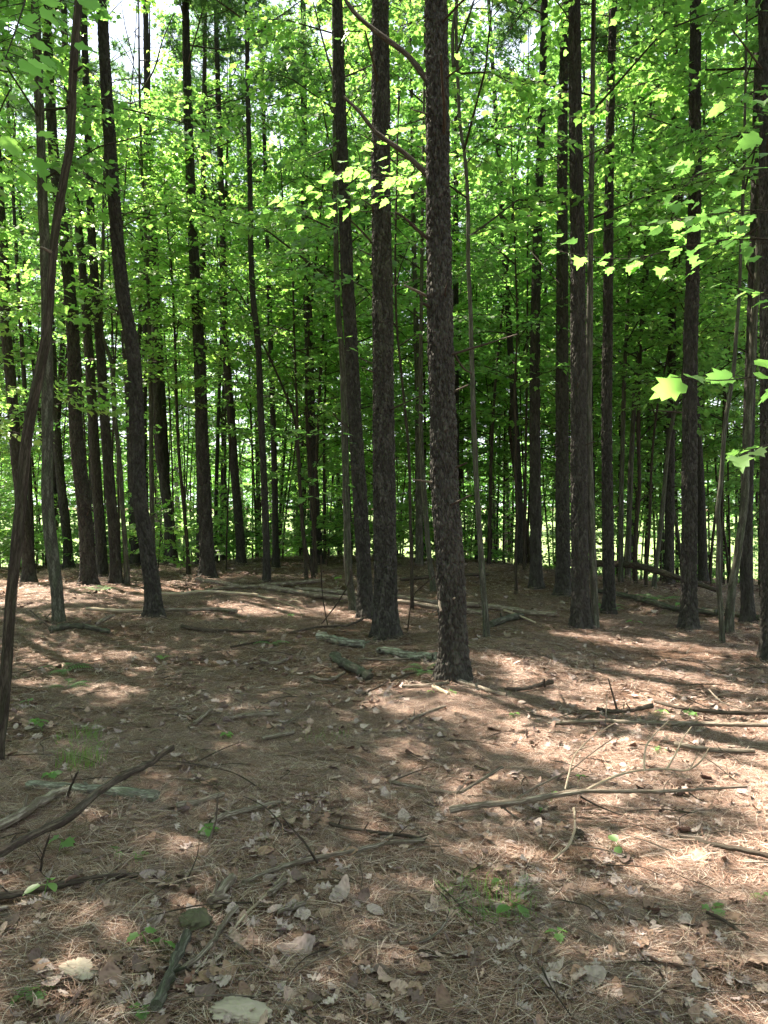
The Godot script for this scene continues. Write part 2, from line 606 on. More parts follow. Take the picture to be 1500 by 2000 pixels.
func trunk_mesh(path: PackedVector3Array, r0: float, h: float, sides: int, step: float, seen_to: float, plates: float, flare: float, material: Material, wobble := 0.0) -> ArrayMesh:
	# rings closely set as high as the eye can tell the plates apart, then wide apart
	var ys := PackedFloat32Array()
	var y := -0.12
	while y < h:
		ys.append(y)
		y += step if y < seen_to else maxf(step, 0.5)
	ys.append(h)
	var v := PackedVector3Array()
	var uv := PackedVector2Array()
	var v_off := rng.randf()
	var u_off := rng.randf()
	var phase := rng.randf() * TAU
	for y_ in ys:
		var c := along(path, y_)
		var f := clampf(y_ / h, 0.0, 1.0)
		var r := r0 * (1.0 - 0.30 * minf(f * 2.2, 1.0)) * (1.0 - pow(f, 3.0) * 0.85)
		var fl := flare * exp(-maxf(y_, 0.0) / 0.16)
		for s in sides + 1:
			var a := TAU * s / sides
			var u := float(s) / sides + u_off
			var w := y_ / 2.0 + v_off
			var rr := r * (1.0 + fl * (1.0 + 0.45 * sin(a * 3.0 + phase) + 0.25 * sin(a * 5.0 + phase * 2.0)))
			if wobble > 0.0:
				rr *= 1.0 + wobble * sin(y_ * 3.1 + phase) + wobble * 0.7 * sin(y_ * 7.3 + a + phase)
			if plates > 0.0:
				var fx := fposmod(u, 1.0) * bark_side
				var fy := fposmod(w, 1.0) * bark_side
				var x0 := int(fx) % bark_side
				var y0 := int(fy) % bark_side
				var x1 := (x0 + 1) % bark_side
				var y1 := (y0 + 1) % bark_side
				var tx := fx - floorf(fx)
				var ty := fy - floorf(fy)
				var q := lerpf(lerpf(bark_relief[y0 * bark_side + x0], bark_relief[y0 * bark_side + x1], tx), lerpf(bark_relief[y1 * bark_side + x0], bark_relief[y1 * bark_side + x1], tx), ty)
				rr += plates * (q - 0.5)
			v.append(c + Vector3(cos(a) * rr, 0, sin(a) * rr))
			uv.append(Vector2(u, w))
	var n := PackedVector3Array()
	n.resize(v.size())
	var col := PackedColorArray()
	col.resize(v.size())
	col.fill(Color.WHITE)
	var idx := PackedInt32Array()
	var row := sides + 1
	var rows := ys.size()
	for r in rows:
		for s in row:
			var l := v[r * row + (s - 1 if s > 0 else sides - 1)]
			var g := v[r * row + (s + 1 if s < sides else 1)]
			var up := v[mini(r + 1, rows - 1) * row + s]
			var dn := v[maxi(r - 1, 0) * row + s]
			n[r * row + s] = (up - dn).cross(g - l).normalized()
			if r < rows - 1 and s < sides:
				var a := r * row + s
				idx.append_array(PackedInt32Array([a, a + 1, a + row, a + 1, a + row + 1, a + row]))
	var arr := []
	arr.resize(Mesh.ARRAY_MAX)
	arr[Mesh.ARRAY_VERTEX] = v
	arr[Mesh.ARRAY_NORMAL] = n
	arr[Mesh.ARRAY_TEX_UV] = uv
	arr[Mesh.ARRAY_COLOR] = col
	arr[Mesh.ARRAY_INDEX] = idx
	var m := ArrayMesh.new()
	m.add_surface_from_arrays(Mesh.PRIMITIVE_TRIANGLES, arr)
	m.surface_set_material(0, material)
	return m


func sag(pts: PackedVector3Array, n: int) -> PackedVector3Array:
	# a smooth line through the points, for boughs and sticks
	var out := PackedVector3Array()
	for k in pts.size() - 1:
		for q in n:
			out.append(eased(pts[k], pts[k + 1], pts[maxi(k - 1, 0)], pts[mini(k + 2, pts.size() - 1)], float(q) / n))
	out.append(pts[pts.size() - 1])
	return out


func taper(n: int, a: float, b: float, knots := 0.0) -> PackedFloat32Array:
	var out := PackedFloat32Array()
	for k in n:
		out.append(lerpf(a, b, float(k) / maxi(n - 1, 1)) * (1.0 + knots * rng.randf_range(-1.0, 1.0)))
	return out


func pine_crown(o: Node3D, path: PackedVector3Array, h: float, from: float, reach: float, boughs: int) -> void:
	var wood := Soup.new()
	var places: Array = []
	for b in boughs:
		var t := pow((b + rng.randf()) / boughs, 0.85)
		var y := lerpf(from, h - 0.3, t)
		var a := b * 2.4 + rng.randf_range(-0.5, 0.5)
		var l := reach * (1.0 - 0.65 * t) * rng.randf_range(0.65, 1.25)
		var out := Vector3(cos(a), 0, sin(a))
		var p0 := along(path, y)
		var p1 := p0 + out * l * 0.5 + Vector3(0, l * 0.14, 0)
		var p2 := p0 + out * l + Vector3(0, l * rng.randf_range(0.1, 0.4), 0)
		if in_a_gap(o.position + p1) or in_a_gap(o.position + p2):
			continue
		wood.tube(PackedVector3Array([p0, p1, p2]), PackedFloat32Array([0.02, 0.012, 0.005]), 4)
		for q in int(2.0 + l * 3.0):
			var f := rng.randf_range(0.3, 1.0)
			var p := (p0.lerp(p1, f * 2.0) if f < 0.5 else p1.lerp(p2, f * 2.0 - 1.0))
			if in_a_gap(o.position + p):
				continue
			var yaw := -a - PI / 2 + rng.randf_range(-1.0, 1.0)
			places.append(Transform3D(Basis(Vector3.UP, yaw) * Basis(Vector3.RIGHT, rng.randf_range(-0.2, 0.5)) * Basis().scaled(Vector3.ONE * rng.randf_range(0.8, 1.35)), p))
	tag(obj("branchwork", wood.commit(ArrayMesh.new(), mat["dark_wood"]), o), "", "", "", "stuff")
	many("crown", pine_sprays[rng.randi() % pine_sprays.size()], places, o)


func leafy_crown(o: Node3D, path: PackedVector3Array, h: float, from: float, reach: float, boughs: int, density: float, kind := -1) -> void:
	var wood := Soup.new()
	var places: Array = []
	for b in boughs:
		var t := (b + rng.randf()) / boughs
		var y := lerpf(from, h, t)
		var a := b * 2.4 + rng.randf_range(-0.7, 0.7)
		var l := reach * (1.0 - 0.6 * t * t) * rng.randf_range(0.5, 1.3)
		var out := Vector3(cos(a), 0, sin(a))
		var rise := rng.randf_range(0.15, 0.6)
		var p0 := along(path, y)
		var p1 := p0 + out * l * 0.45 + Vector3(0, l * 0.45 * rise * 1.3, 0)
		var p2 := p0 + out * l + Vector3(0, l * rise * 0.8, 0) + Vector3(rng.randfn(0, 0.12), 0, rng.randfn(0, 0.12))
		var r := 0.005 + 0.006 * l
		wood.tube(PackedVector3Array([p0, p1, p2]), PackedFloat32Array([r, r * 0.7, r * 0.3]), 4)
		for q in int(1.5 + l * density):
			var f := rng.randf_range(0.15, 1.05)
			var p := (p0.lerp(p1, f * 2.0) if f < 0.5 else p1.lerp(p2, f * 2.0 - 1.0))
			var side := (1.0 if q % 2 == 0 else -1.0) * rng.randf_range(0.2, 1.2)
			p += Vector3(rng.randfn(0, 0.08), rng.randfn(0, 0.05), rng.randfn(0, 0.08))
			var w := o.position + p
			if in_a_gap(w) or too_near(w):
				continue
			places.append(Transform3D(Basis(Vector3.UP, -a - PI / 2 - side) * Basis(Vector3.RIGHT, rng.randfn(-0.05, 0.2)) * Basis(Vector3.BACK, rng.randfn(0, 0.22)) * Basis().scaled(Vector3.ONE * rng.randf_range(0.8, 1.25)), p))
	tag(obj("branchwork", wood.commit(ArrayMesh.new(), mat["brown_bark"]), o), "", "", "", "stuff")
	many("crown", sprigs[kind if kind >= 0 else rng.randi() % sprigs.size()], places, o)


func too_near(w: Vector3) -> bool:
	# the clearing: no leaves hang low over it
	var r := Vector2(w.x, w.z).length()
	if w.z < 1.0 and r < 8.5 and w.y < 6.5:
		return true
	return false


func pine(label: String, x: float, z: float, pts: Array, d: float, near: int, called_group := "", h := 0.0) -> Node3D:
	var o := thing("pine_tree", on_ground(x, z), label, "pine tree", called_group)
	trunks_at.append(Vector2(x, z))
	if h == 0.0:
		h = rng.randf_range(15.5, 19.0)
	var path := to_height(PackedVector3Array(pts), h)
	var r := sqrt(x * x + z * z)
	var seen_to := minf(2.2 + r * 0.85, h)
	var sides: int = [14, 40, 72, 128][near]
	var step: float = [0.5, 0.03, 0.014, 0.0085][near]
	var tm := trunk_mesh(path, d * 0.52, h, sides, step, seen_to, [0.0, 0.020, 0.027, 0.029][near], 0.5, mat["pine_near" if near > 0 else "pine_far"], 0.012)
	obj("trunk", tm, o)
	if near > 0:
		# dry stubs of old whorls, some snapped short, some still thin and long
		for k in 5 + near * 3:
			var y := rng.randf_range(1.2, seen_to)
			var a := rng.randf() * TAU
			var out := Vector3(cos(a), rng.randf_range(0.1, 0.7), sin(a)).normalized()
			var c := along(path, y) + out * d * 0.4
			var l := rng.randf_range(0.08, 0.22) if rng.randf() < 0.78 else rng.randf_range(0.35, 0.7)
			dead_branch(o, [c, c + out * l * 0.5, c + out * l], 0.012, 0.005, "dark_wood", "dead_branch" if l > 0.3 else "branch_stub")
	pine_crown(o, path, h, h * 0.58, 2.6, 24 if r < 17.0 else 10)
	return o


func dead_branch(o: Node3D, pts: Array, r0: float, r1: float, material := "dark_wood", called := "dead_branch") -> void:
	var s := Soup.new()
	var line := sag(PackedVector3Array(pts), 4)
	s.tube(line, taper(line.size(), r0, r1, 0.12), 7, 1.0, rng.randf(), Color.WHITE, true, 0.1)
	obj(called, s.commit(ArrayMesh.new(), mat[material]), o)


func broadleaf(label: String, x: float, z: float, pts: Array, d: float, near: int, bark: String, leaves: Array, called_group := "", called := "broadleaf_tree") -> Node3D:
	# leaves: height of the top, of the lowest bough, reach of the boughs, boughs, sprigs per metre
	var o := thing(called, on_ground(x, z), label, "tree" if called != "sapling" else "sapling", called_group)
	trunks_at.append(Vector2(x, z))
	var h: float = leaves[0]
	var path := to_height(PackedVector3Array(pts), h)
	obj("trunk", trunk_mesh(path, d * 0.5, h, [8, 16, 26][near], [0.4, 0.12, 0.05][near], minf(1.5 + sqrt(x * x + z * z) * 0.72, h), [0.0, 0.002, 0.006][near], 0.2, mat[bark], 0.05), o)
	leafy_crown(o, path, h, leaves[1], leaves[2], leaves[3], leaves[4])
	return o


func spray(o: Node3D, pts: Array, r0: float, count: int, size: float, tones: Array, spread := 0.3, start := 0.15) -> void:
	# a bough whose leaves can be told apart: each leaf is a piece of its own
	var line := sag(PackedVector3Array(pts), 5)
	var s := Soup.new()
	s.tube(line, taper(line.size(), r0, 0.0018), 6)
	var seats: Array = []
	for k in count:
		var t := (start + (1.0 - start) * (k + rng.randf_range(0.1, 0.9)) / count) * (line.size() - 1)
		var q := mini(int(t), line.size() - 2)
		var from := line[q].lerp(line[q + 1], t - q)
		var dir := (line[q + 1] - line[q]).normalized()
		var side := dir.cross(Vector3.UP).normalized() * (1.0 if k % 2 == 0 else -1.0)
		var out := (side * rng.randf_range(0.4, 1.0) + dir * rng.randf_range(0.1, 0.9) + Vector3(0, rng.randf_range(-0.35, 0.25), 0)).normalized()
		var at := from + out * rng.randf_range(0.06, 1.0) * spread
		s.tube(PackedVector3Array([from, from.lerp(at, 0.6) + Vector3(0, 0.01, 0), at]), PackedFloat32Array([0.0022, 0.0016, 0.001]), 3)
		seats.append([at, out])
	var bough := obj("bough", s.commit(ArrayMesh.new(), mat["brown_bark"]), o)
	for seat in seats:
		var out: Vector3 = seat[1]
		var yaw := atan2(-out.x, -out.z)
		var l := obj("leaf", leaf_meshes[rng.randi() % leaf_meshes.size()], bough)
		l.transform = Transform3D(leaf_turn(rng, yaw + rng.randfn(0, 0.4), 0.17) * Basis().scaled(Vector3.ONE * size * rng.randf_range(0.7, 1.2)), seat[0])
		l.material_override = leaf_mats[tones[rng.randi() % tones.size()]]


# ---------------------------------------------------------------- what lies and grows on the ground
func stick(label: String, pts: Array, r0: float, r1: float, material: String, category := "fallen branch", called := "fallen_branch", twigs: Array = [], group := "") -> Node3D:
	# points are x, height above the ground, z
	var at := on_ground(pts[0].x, pts[0].z)
	var o := thing(called, at, label, category, group)
	var line := PackedVector3Array()
	for p in pts:
		line.append(on_ground(p.x, p.z, p.y + 0.022) - at)
	line = sag(line, 6)
	for q in range(1, line.size() - 1):
		line[q] += Vector3(rng.randfn(), rng.randfn() * 0.4, rng.randfn()) * lerpf(r0, r1, float(q) / line.size()) * 0.16
	var s := Soup.new()
	s.tube(line, taper(line.size(), r0, r1, 0.13), 10, 0.9, rng.randf(), Color.WHITE, true, 0.13)
	# snapped side twigs
	for k in rng.randi_range(1, 4):
		var q := rng.randi_range(1, line.size() - 2)
		var way := (line[q + 1] - line[q]).normalized() * rng.randf_range(0.2, 1.0) + Vector3(rng.randfn(), absf(rng.randfn()), rng.randfn()) * 0.6
		var nub := minf(r0, r1) * 0.45
		s.tube(PackedVector3Array([line[q], line[q] + way.normalized() * (r0 + rng.randf_range(0.015, 0.06))]), PackedFloat32Array([nub, nub * 0.6]), 6, 0.9, 0.3, Color.WHITE, true)
	obj("stem" if not twigs.is_empty() else "wood", s.commit(ArrayMesh.new(), mat[material]), o)
	for t in twigs:
		var tl := PackedVector3Array()
		for p in t[0]:
			tl.append(on_ground(p.x, p.z, p.y) - at)
		tl = sag(tl, 4)
		var ts := Soup.new()
		ts.tube(tl, taper(tl.size(), t[1], t[1] * 0.4, 0.1), 6, 0.9, 0.0, Color.WHITE, true, 0.08)
		obj("twig", ts.commit(ArrayMesh.new(), mat[t[2]]), o)
	return o


func seedling(label: String, x: float, z: float, leaves: int, size: float, height: float, tone := 2, group := "") -> void:
	var o := thing("seedling", on_ground(x, z), label, "seedling", group)
	var s := Soup.new()
	var tip := Vector3(rng.randfn(0, 0.015), height, rng.randfn(0, 0.015))
	s.tube(PackedVector3Array([Vector3(0, -0.01, 0), tip * 0.5, tip]), PackedFloat32Array([0.0022, 0.0018, 0.0013]), 5)
	var yaw := rng.randf() * TAU
	var seats: Array = []
	for k in leaves:
		var a := yaw + k * TAU / leaves + rng.randf_range(-0.3, 0.3)
		var out := Vector3(-sin(a), rng.randf_range(0.0, 0.4), -cos(a)).normalized()
		var at := tip * rng.randf_range(0.75, 1.0)
		s.tube(PackedVector3Array([at, at + out * size * 0.3]), PackedFloat32Array([0.0012, 0.001]), 4)
		seats.append([at + out * size * 0.3, a])
	obj("stem", s.commit(ArrayMesh.new(), mat["grass"]), o)
	for q in seats:
		var l := obj("leaf", leaf_meshes[rng.randi() % 5] if tone < 10 else oval_leaf(), o)
		l.transform = Transform3D(leaf_turn(rng, q[1], 0.2) * Basis().scaled(Vector3.ONE * size * rng.randf_range(0.8, 1.15)), q[0])
		l.material_override = leaf_mats[tone % 10]


var oval_cache: ArrayMesh
func oval_leaf() -> ArrayMesh:
	if oval_cache == null:
		var s := Soup.new()
		add_leaf(s, OVAL, Transform3D.IDENTITY, 1.0, 0.25, 0.2, 0.015)
		oval_cache = s.commit(ArrayMesh.new(), leaf_mats[2])
	return oval_cache


func fern(label: String, x: float, z: float, fronds: int, length: float) -> void:
	var o := thing("fern", on_ground(x, z), label, "fern")
	for k in fronds:
		var s := Soup.new()
		var a := k * TAU / fronds + rng.randf_range(-0.4, 0.4)
		var out := Vector3(cos(a), 0, sin(a))
		var l := length * rng.randf_range(0.7, 1.1)
		var side := Vector3(-sin(a), 0, cos(a))
		var pts := PackedVector3Array()
		for q in 13:
			var t := q / 12.0
			pts.append(out * l * t + Vector3(0, l * (0.75 * t - 0.62 * t * t), 0))
		s.tube(pts, taper(13, 0.002, 0.0006), 3)
		for q in range(2, 13):
			var w := l * 0.26 * sin(PI * clampf(q / 13.0, 0.0, 1.0)) + 0.006
			for sg in [-1.0, 1.0]:
				var tip: Vector3 = pts[q] + side * sg * w + out * w * 0.35 - Vector3(0, w * 0.2, 0)
				s.tri(pts[q] - out * l * 0.03, pts[q] + out * l * 0.03, tip, Vector3.UP)
		obj("frond", s.commit(ArrayMesh.new(), mat["fern"]), o)


func grass_tuft(label: String, x: float, z: float, blades: int, height: float, spread: float) -> void:
	var s := Soup.new()
	for k in blades:
		var a := rng.randf() * TAU
		var root := Vector3(cos(a), 0, sin(a)) * spread * sqrt(rng.randf())
		var out := Vector3(rng.randfn(), 0, rng.randfn()) * 0.5
		var h := height * rng.randf_range(0.5, 1.1)
		var w := Vector3(-out.z, 0, out.x).normalized() * 0.0024
		var mid := root + out * h * 0.35 + Vector3(0, h * 0.7, 0)
		var tip := root + out * h * 1.1 + Vector3(0, h * 0.85, 0)
		s.tri(root - w, root + w, mid, Vector3.UP)
		s.tri(mid - w * 0.7, mid + w * 0.7, tip, Vector3.UP)
	var o := obj("grass_tuft", s.commit(ArrayMesh.new(), mat["grass"]))
	o.position = on_ground(x, z)
	tag(o, label, "grass tuft")


func dead_leaf(label: String, x: float, z: float, shape: int, size: float, tone: int, turn: float, group := "", tilt := 0.2) -> void:
	var o := obj("dead_leaf", dead_meshes[shape])
	var b := ground_basis(x, z, turn)
	o.transform = Transform3D(b * Basis(Vector3.RIGHT, rng.randfn(0, tilt)) * Basis(Vector3.BACK, rng.randfn(0, tilt)) * Basis().scaled(Vector3.ONE * size), on_ground(x, z, 0.022))
	o.material_override = dead_mats[tone]
	tag(o, label, "dead leaf", group)


func lump(called: String, label: String, category: String, x: float, z: float, size: Vector3, turn: float, material: String, rough: float, seed_: int) -> void:
	var f := FastNoiseLite.new()
	f.seed = seed_
	f.frequency = 1.1
	f.fractal_octaves = 4
	var ball := SphereMesh.new()
	ball.radial_segments = 40
	ball.rings = 20
	var st := SurfaceTool.new()
	st.create_from(ball, 0)
	var arr := st.commit().surface_get_arrays(0)
	var v: PackedVector3Array = arr[Mesh.ARRAY_VERTEX]
	for k in v.size():
		var p := v[k] * 2.0
		var q := p * (1.0 + rough * f.get_noise_3dv(p * 1.2) + rough * 0.5 * f.get_noise_3dv(p * 4.0))
		v[k] = q * size * 0.5
	arr[Mesh.ARRAY_VERTEX] = v
	arr[Mesh.ARRAY_TANGENT] = null
	var am := ArrayMesh.new()
	am.add_surface_from_arrays(Mesh.PRIMITIVE_TRIANGLES, arr)
	var s2 := SurfaceTool.new()
	s2.create_from(am, 0)
	s2.generate_normals()
	var m := s2.commit()
	m.surface_set_material(0, mat[material])
	var o := obj(called, m)
	o.transform = Transform3D(ground_basis(x, z, turn), on_ground(x, z, size.y * 0.3))
	tag(o, label, category)


const OPEN_SKY_FROM := Vector3(0, 1.5, 0)
const OPEN_SKY := Vector3(-0.268, 0.50, -0.823)


# ---------------------------------------------------------------- the ground, its litter and the open field
func build_ground() -> void:
	var radii := PackedFloat32Array()
	var r := 0.25
	while r < 900.0:
		radii.append(r)
		r *= 1.011 if r < 26.0 else 1.05
	var angles := PackedFloat32Array()
	var a := -PI
	while a < PI - 0.0001:
		angles.append(a)
		a += 0.0052 if absf(a) < 0.62 else 0.035
	angles.append(PI)
	var s := Soup.new()
	var row := angles.size()
	for q in radii:
		for b in angles:
			var x := q * sin(b)
			var z := -q * cos(b)
			s.v.append(Vector3(x, ground_at(x, z), z))
			s.uv.append(Vector2(x, z) / 1.45)
			var t := tone_noise.get_noise_2d(x, z)
			var t2 := tone_noise.get_noise_2d(x * 5.0 + 31.0, z * 5.0)
			s.c.append(Color(0.92 + 0.22 * t + 0.18 * t2, 0.9 + 0.26 * t + 0.20 * t2, 0.9 + 0.30 * t + 0.24 * t2))
	s.n.resize(s.v.size())
	for k in radii.size():
		for j in row:
			var l := s.v[k * row + maxi(j - 1, 0)]
			var g := s.v[k * row + mini(j + 1, row - 1)]
			var o := s.v[mini(k + 1, radii.size() - 1) * row + j]
			var i := s.v[maxi(k - 1, 0) * row + j]
			s.n[k * row + j] = (g - l).cross(o - i).normalized()
			if k < radii.size() - 1 and j < row - 1:
				var p := k * row + j
				s.i.append_array(PackedInt32Array([p, p + row, p + 1, p + 1, p + row, p + row + 1]))
	var ground := obj("ground", s.commit(ArrayMesh.new(), mat["duff"]))
	tag(ground, "forest floor of brown needles and duff under the trees", "ground", "", "structure")
	# the sunny field past the wood's edge
	var f := Soup.new()
	var xs := 60
	var zs := 60
	for j in zs + 1:
		var z := lerpf(-36.0, -420.0, pow(j / float(zs), 2.0))
		for k in xs + 1:
			var x := lerpf(-1.0, 1.0, k / float(xs)) * (40.0 - z * 0.9)
			f.v.append(Vector3(x, land(x, z) + 0.03, z))
			f.n.append(Vector3.UP)
			f.uv.append(Vector2(x, z) / 6.0)
			f.c.append(Color.WHITE)
	for j in zs:
		for k in xs:
			var p := j * (xs + 1) + k
			f.i.append_array(PackedInt32Array([p, p + xs + 1, p + 1, p + 1, p + xs + 1, p + xs + 2]))
	tag(obj("field", f.commit(ArrayMesh.new(), mat["meadow"])), "sunny open grass field seen between the trunks", "field", "", "structure")


func straw_mesh(count: int, radius: float, width: float, long := 1.0) -> ArrayMesh:
	# fallen needles, each an arched blade
	var s := Soup.new()
	var tones := [Color(0.245, 0.142, 0.108), Color(0.315, 0.197, 0.152), Color(0.40, 0.283, 0.228), Color(0.12, 0.066, 0.049), Color(0.32, 0.256, 0.235), Color(0.06, 0.035, 0.027), Color(0.56, 0.45, 0.385), Color(0.20, 0.144, 0.125), Color(0.082, 0.049, 0.039), Color(0.26, 0.150, 0.113)]
	for k in count:
		var a := rng.randf() * TAU
		var at := Vector3(cos(a), 0, sin(a)) * radius * sqrt(rng.randf())
		var d := rng.randf() * TAU
		var bundle := rng.randi_range(1, 3)
		for q in bundle:
			var dir := Vector3(cos(d), rng.randfn(0, 0.06), sin(d)).normalized()
			d += rng.randf_range(-0.25, 0.25)
			var l := rng.randf_range(0.09, 0.19) * long
			var w := dir.cross(Vector3.UP).normalized() * width * rng.randf_range(0.7, 1.2)
			var up := rng.randf_range(0.002, 0.016)
			var bend := w.normalized() * rng.randfn(0, 0.012)
			var p0 := at + Vector3(0, up, 0)
			var p1 := at + dir * l * 0.5 + bend + Vector3(0, up + 0.006, 0)
			var p2 := at + dir * l + Vector3(0, up * 0.6, 0)
			var c: Color = tones[rng.randi() % tones.size()]
			c = c * rng.randf_range(0.8, 1.2)
			c.a = 1.0
			s.tri(p0 - w * 0.5, p0 + w * 0.5, p1 + w * 0.5, Vector3.UP, c)
			s.tri(p0 - w * 0.5, p1 + w * 0.5, p1 - w * 0.5, Vector3.UP, c)
			s.tri(p1 - w * 0.5, p1 + w * 0.5, p2, Vector3.UP, c)
	return s.commit(ArrayMesh.new(), mat["straw"])


func scatter_straw() -> void:
	var o := thing("pine_straw", Vector3.ZERO, "loose brown pine needles strewn all over the forest floor", "pine straw")
	o.set_meta("kind", "stuff")
	var near: Array = []
	for k in 5:
		near.append([straw_mesh(330, 0.32, 0.0017), []])
	var mid: Array = []
	for k in 3:
		mid.append([straw_mesh(240, 0.5, 0.0034), []])
	var far: Array = []
	for k in 2:
		far.append([straw_mesh(240, 0.9, 0.007, 1.2), []])
	for band in [[near, 1.7, 6.5, 26.0], [mid, 6.3, 13.0, 9.0], [far, 12.5, 26.0, 3.0]]:
		var total := int((band[2] ** 2 - band[1] ** 2) * 0.66 * band[3])
		for k in total:
			var r := sqrt(rng.randf_range(band[1] ** 2, band[2] ** 2))
			var a := rng.randf_range(-0.64, 0.64)
			var x := r * sin(a)
			var z := -r * cos(a)
			var b := ground_basis(x, z, rng.randf() * TAU)
			band[0][rng.randi() % band[0].size()][1].append(Transform3D(b * Basis().scaled(Vector3(1, rng.randf_range(0.25, 0.75), 1)), on_ground(x, z, 0.001)))
		for m in band[0]:
			many("needle_drift", m[0], m[1], o)


func scatter_leaves() -> void:
	# fallen leaves: the ones that show large are things of their own, the small rest one scatter
	var kinds := ["dry brown leaf lying on the pine needles", "pale grey dry leaf lying on the pine needles", "dark curled dry leaf on the pine needles"]
	for k in 270:
		var r := sqrt(rng.randf_range(2.1 ** 2, 6.2 ** 2)) if k > 90 else rng.randf_range(2.1, 3.6)
		var a := rng.randf_range(-0.45, 0.45)
		var tone := rng.randi() % 7
		var kind: int = [0, 0, 1, 2, 1, 0, 2][tone]
		dead_leaf(kinds[kind], r * sin(a), -r * cos(a), rng.randi() % 12, rng.randf_range(0.045, 0.10), tone, rng.randf() * TAU, kinds[kind].replace("leaf", "leaves").replace(" lying", ""), 0.35)
	var o := thing("leaf_litter", Vector3.ZERO, "small dry fallen leaves scattered over the needles farther off", "leaf litter")
	o.set_meta("kind", "stuff")
	var tones := [Color(0.36, 0.262, 0.222), Color(0.28, 0.19, 0.15), Color(0.38, 0.30, 0.285), Color(0.20, 0.128, 0.1), Color(0.30, 0.235, 0.23), Color(0.42, 0.335, 0.315), Color(0.13, 0.09, 0.08)]
	for shape in 12:
		var copy: ArrayMesh = dead_meshes[shape].duplicate()
		copy.surface_set_material(0, mat["litter"])
		var places: Array = []
		var colours: Array = []
		for k in 1100:
			var r := sqrt(rng.randf_range(2.0 ** 2, 24.0 ** 2)) if k % 3 else rng.randf_range(2.0, 8.0)
			var a := rng.randf_range(-0.6, 0.6)
			var x := r * sin(a)
			var z := -r * cos(a)
			if tone_noise.get_noise_2d(x * 3.0, z * 3.0) < rng.randf_range(-0.25, 0.1):
				continue
			places.append(Transform3D(ground_basis(x, z, rng.randf() * TAU) * Basis(Vector3.RIGHT, rng.randfn(0, 0.35)) * Basis(Vector3.BACK, rng.randfn(0, 0.35)) * Basis().scaled(Vector3.ONE * rng.randf_range(0.022, 0.07) * (1.0 + r * 0.055)), on_ground(x, z, 0.02)))
			colours.append(tones[rng.randi() % tones.size()])
		many("scattered_leaf", copy, places, o, colours)


func scatter_twigs() -> void:
	var o := thing("twig_litter", Vector3.ZERO, "thin broken twigs scattered over the forest floor", "twig litter")
	o.set_meta("kind", "stuff")
	for shape in 5:
		var s := Soup.new()
		var p := PackedVector3Array([Vector3.ZERO, Vector3(0.1, 0.015, rng.randfn(0, 0.008)), Vector3(0.22, 0.02, rng.randfn(0, 0.015)), Vector3(0.36, 0.004, rng.randfn(0, 0.025))])
		s.tube(sag(p, 3), taper(10, 0.0045, 0.0018, 0.2), 5)
		if shape % 2:
			s.tube(PackedVector3Array([p[1], p[1] + Vector3(0.08, 0.02, 0.06)]), PackedFloat32Array([0.0025, 0.001]), 4)
		var m := s.commit(ArrayMesh.new(), mat[["dead_wood", "dark_wood", "dark_wood", "dead_wood", "dark_wood"][shape]])
		var places: Array = []
		for k in 150:
			var r := sqrt(rng.randf_range(2.2 ** 2, 20.0 ** 2)) if k % 2 else rng.randf_range(2.2, 9.0)
			var a := rng.randf_range(-0.58, 0.58)
			var x := r * sin(a)
			var z := -r * cos(a)
			var l := rng.randf_range(0.25, 0.85) * (1.0 + r * 0.06)
			places.append(Transform3D(ground_basis(x, z, rng.randf() * TAU) * Basis(Vector3.BACK, rng.randfn(0.03, 0.08)) * Basis().scaled(Vector3(l, minf(l, 1.2), l)), on_ground(x, z, 0.012)))
		many("scattered_twig", m, places, o)


# ---------------------------------------------------------------- the wood beyond and around
func clear_of_trunks(p: Vector2, gap: float) -> bool:
	for q in trunks_at:
		if p.distance_to(q) < gap:
			return false
	return true


const COUNTED := ["first", "second", "third", "fourth", "fifth", "sixth", "seventh", "eighth", "ninth", "tenth", "eleventh", "twelfth", "thirteenth", "fourteenth", "fifteenth", "sixteenth", "seventeenth", "eighteenth", "nineteenth", "twentieth", "twenty-first", "twenty-second", "twenty-third", "twenty-fourth", "twenty-fifth"]
var landmarks: Array = []   # bearing and short name of trees that can be told at a glance


func whereabouts(spots: Array) -> Array:
	# for each spot, which tree in front it stands beside and how far back it is in that row
	var rows := {}
	var keys: Array = []
	for p in spots:
		var a := atan2(p.x, -p.y)
		var best := 0
		for k in landmarks.size():
			if absf(landmarks[k][0] - a) < absf(landmarks[best][0] - a):
				best = k
		var key := "just %s of the %s" % ["left" if a < landmarks[best][0] else "right", landmarks[best][1]]
		keys.append(key)
		if not rows.has(key):
			rows[key] = []
		rows[key].append(p.length())
	var out: Array = []
	for k in spots.size():
		var row: Array = rows[keys[k]]
		row.sort()
		out.append("%s back, %s" % [COUNTED[mini(row.find(spots[k].length()), 24)], keys[k]])
	return out


func spread_out(count: int, near: float, far: float, half_angle: float, gap: float, thin_right := false) -> Array:
	var spots: Array = []
	var tries := 0
	while spots.size() < count and tries < 4000:
		tries += 1
		var r := sqrt(rng.randf_range(near * near, far * far))
		var a := rng.randf_range(-half_angle, half_angle)
		var p := Vector2(r * sin(a), -r * cos(a))
		if not clear_of_trunks(p, gap) or (r < 16.0 and absf(a) < 0.3) or (thin_right and a > 0.12 and spots.size() % 2 > 0):
			continue
		spots.append(p)
		trunks_at.append(p)
	return spots


